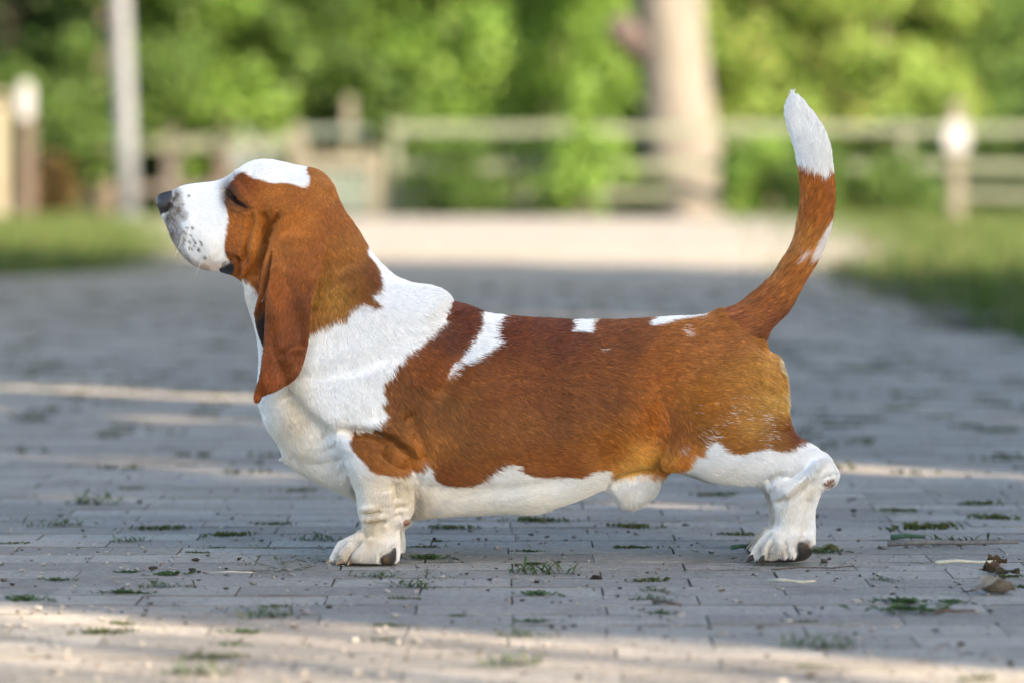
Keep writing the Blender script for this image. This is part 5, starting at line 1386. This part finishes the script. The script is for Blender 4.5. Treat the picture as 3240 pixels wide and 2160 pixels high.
def twig(name, label, zf, pl, r, mat, z=.004, cat_="twig"):
    pts_ = [(*gpt(zf, q), z + r + .002 * (i % 2)) for i, q in enumerate(pl)]
    bm = bmesh.new(); tube(bm, pts_, [r * (1 - .5 * i / len(pts_)) for i in range(len(pts_))], 7)
    o = bm_obj(name, bm, mat, None, True); tag(o, label, cat_); return o
M_TWIG = noise_material("brown_twig_bark", (.05, .035, .028), (.12, .085, .07), 200, .8)
M_GREYT = noise_material("grey_stick_bark", (.10, .10, .10), (.18, .175, .17), 150, .85)
M_STRAW = noise_material("dry_straw", (.36, .34, .26), (.55, .52, .42), 100, .7)
M_GSTEM = noise_material("green_stem", (.03, .08, .05), (.06, .12, .07), 100, .6)
twig("twig", "long thin dark stem lying below the hind paw", Zw3, [(640, 668), (850, 662), (1050, 657), (1200, 652)], .0011, M_TWIG)
twig("straw", "pale dry straw stalk at the right beside brown leaves", Zw3, [(1755, 630), (1900, 628), (2050, 628), (2160, 632)], .0030, M_STRAW, cat_="straw")
twig("straw", "pale flattened stalk below the hind paw's heel", Zw3, [(620, 752), (740, 758), (850, 762), (945, 764)], .0026, M_STRAW, cat_="straw")
twig("stick", "long grey stick lying at the right behind the straw", Zw3, [(1430, 508), (1700, 505), (2000, 500), (2310, 504)], .0042, M_GREYT, cat_="stick")
twig("stem", "short green plant stem lying above the grey stick", Zw3, [(1450, 462), (1560, 462), (1680, 458)], .0042, M_GSTEM, cat_="stem")
twig("twig", "short reddish brown twig below the dog's flank", Zw2, [(2090, 628), (2170, 634), (2260, 646)], .0026, M_TWIG)
twig("twig", "dark bent twig at the shade's edge at the right", Zw3, [(1755, 970), (1820, 968), (1900, 962), (2020, 970)], .0030, M_TWIG)
twig("stem", "green blade lying left of the hind paw", Zw3, [(370, 530), (440, 528), (530, 518)], .0035, M_GSTEM, cat_="stem")
twig("twig", "thin curved pale thread of grass left of the forepaw", Zw1, [(1420, 688), (1560, 690), (1720, 688)], .0009, M_STRAW)

# loose grit and crumbs
def grit(n):
    y = -1.6 + 7.5 * rng.uniform(size=n) ** 1.5; x = rng.uniform(-1, 1, n) * (.75 * (y + D) / D)
    s = np.exp(rng.normal(size=n) * .45) * .0016
    tet = np.array([(1, 1, 1), (1, -1, -1), (-1, 1, -1), (-1, -1, 1)], float) * .7
    R_ = rng.normal(size=(n, 4, 3)) * .35
    P = (tet[None] + R_) * s[:, None, None] * np.array([1.2, 1.2, .7]) + np.stack([x, y, s * .35], 1)[:, None, :]
    F = (np.arange(n) * 4)[:, None, None] + np.array([(0, 1, 2), (0, 3, 1), (0, 2, 3), (1, 3, 2)])[None]
    o = np_mesh("grit", P.reshape(-1, 3), F.reshape(-1, 3), M_BLADE, None, smooth=False)
    pal = np.array([(.33, .315, .295), (.26, .245, .23), (.05, .04, .035), (.14, .12, .10), (.40, .39, .36)])[rng.choice(5, n, p=[.25, .3, .2, .15, .1])]
    set_color_attr(o.data, "tint", np.repeat(pal, 4, axis=0))
    tag(o, "fine loose grit and crumbs strewn over the pavers", "grit", kind="stuff")
grit(5500)

# dark moss settled in the joints of the farther paving
def joint_moss(n):
    P, Fc, Cc = [], [], []
    rows = int(16 / BD)
    for i in range(n):
        rr = int(rng.integers(26, rows) ); y = -4.0 + BD * (rr + 23) - BD / 2 + rng.normal() * .004
        x = (rng.integers(-40, 40) * BL / 2) + rng.normal() * .012
        if abs(x) > .75 * (y + D) / D: continue
        k_ = rng.integers(6, 16)
        for _ in range(k_):
            cx, cy = x + rng.normal() * .022, y + rng.normal() * .006; s_ = rng.uniform(.003, .007)
            b0 = len(P); P += [(cx - s_, cy, 0), (cx + s_, cy, 0), (cx + s_ * .4, cy + .002, s_ * 1.1), (cx - s_ * .4, cy + .002, s_ * 1.1)]; Fc.append((b0, b0 + 1, b0 + 2, b0 + 3))
            Cc += [[(.030, .038, .018), (.045, .050, .025), (.05, .065, .024)][int(rng.integers(0, 3))]] * 4
    o = np_mesh("joint_moss", np.array(P), np.array(Fc), M_BLADE, None, smooth=False)
    set_color_attr(o.data, "tint", np.array(Cc)); tag(o, "dark moss settled in the joints of the farther paving", "moss", kind="stuff")
joint_moss(1900)
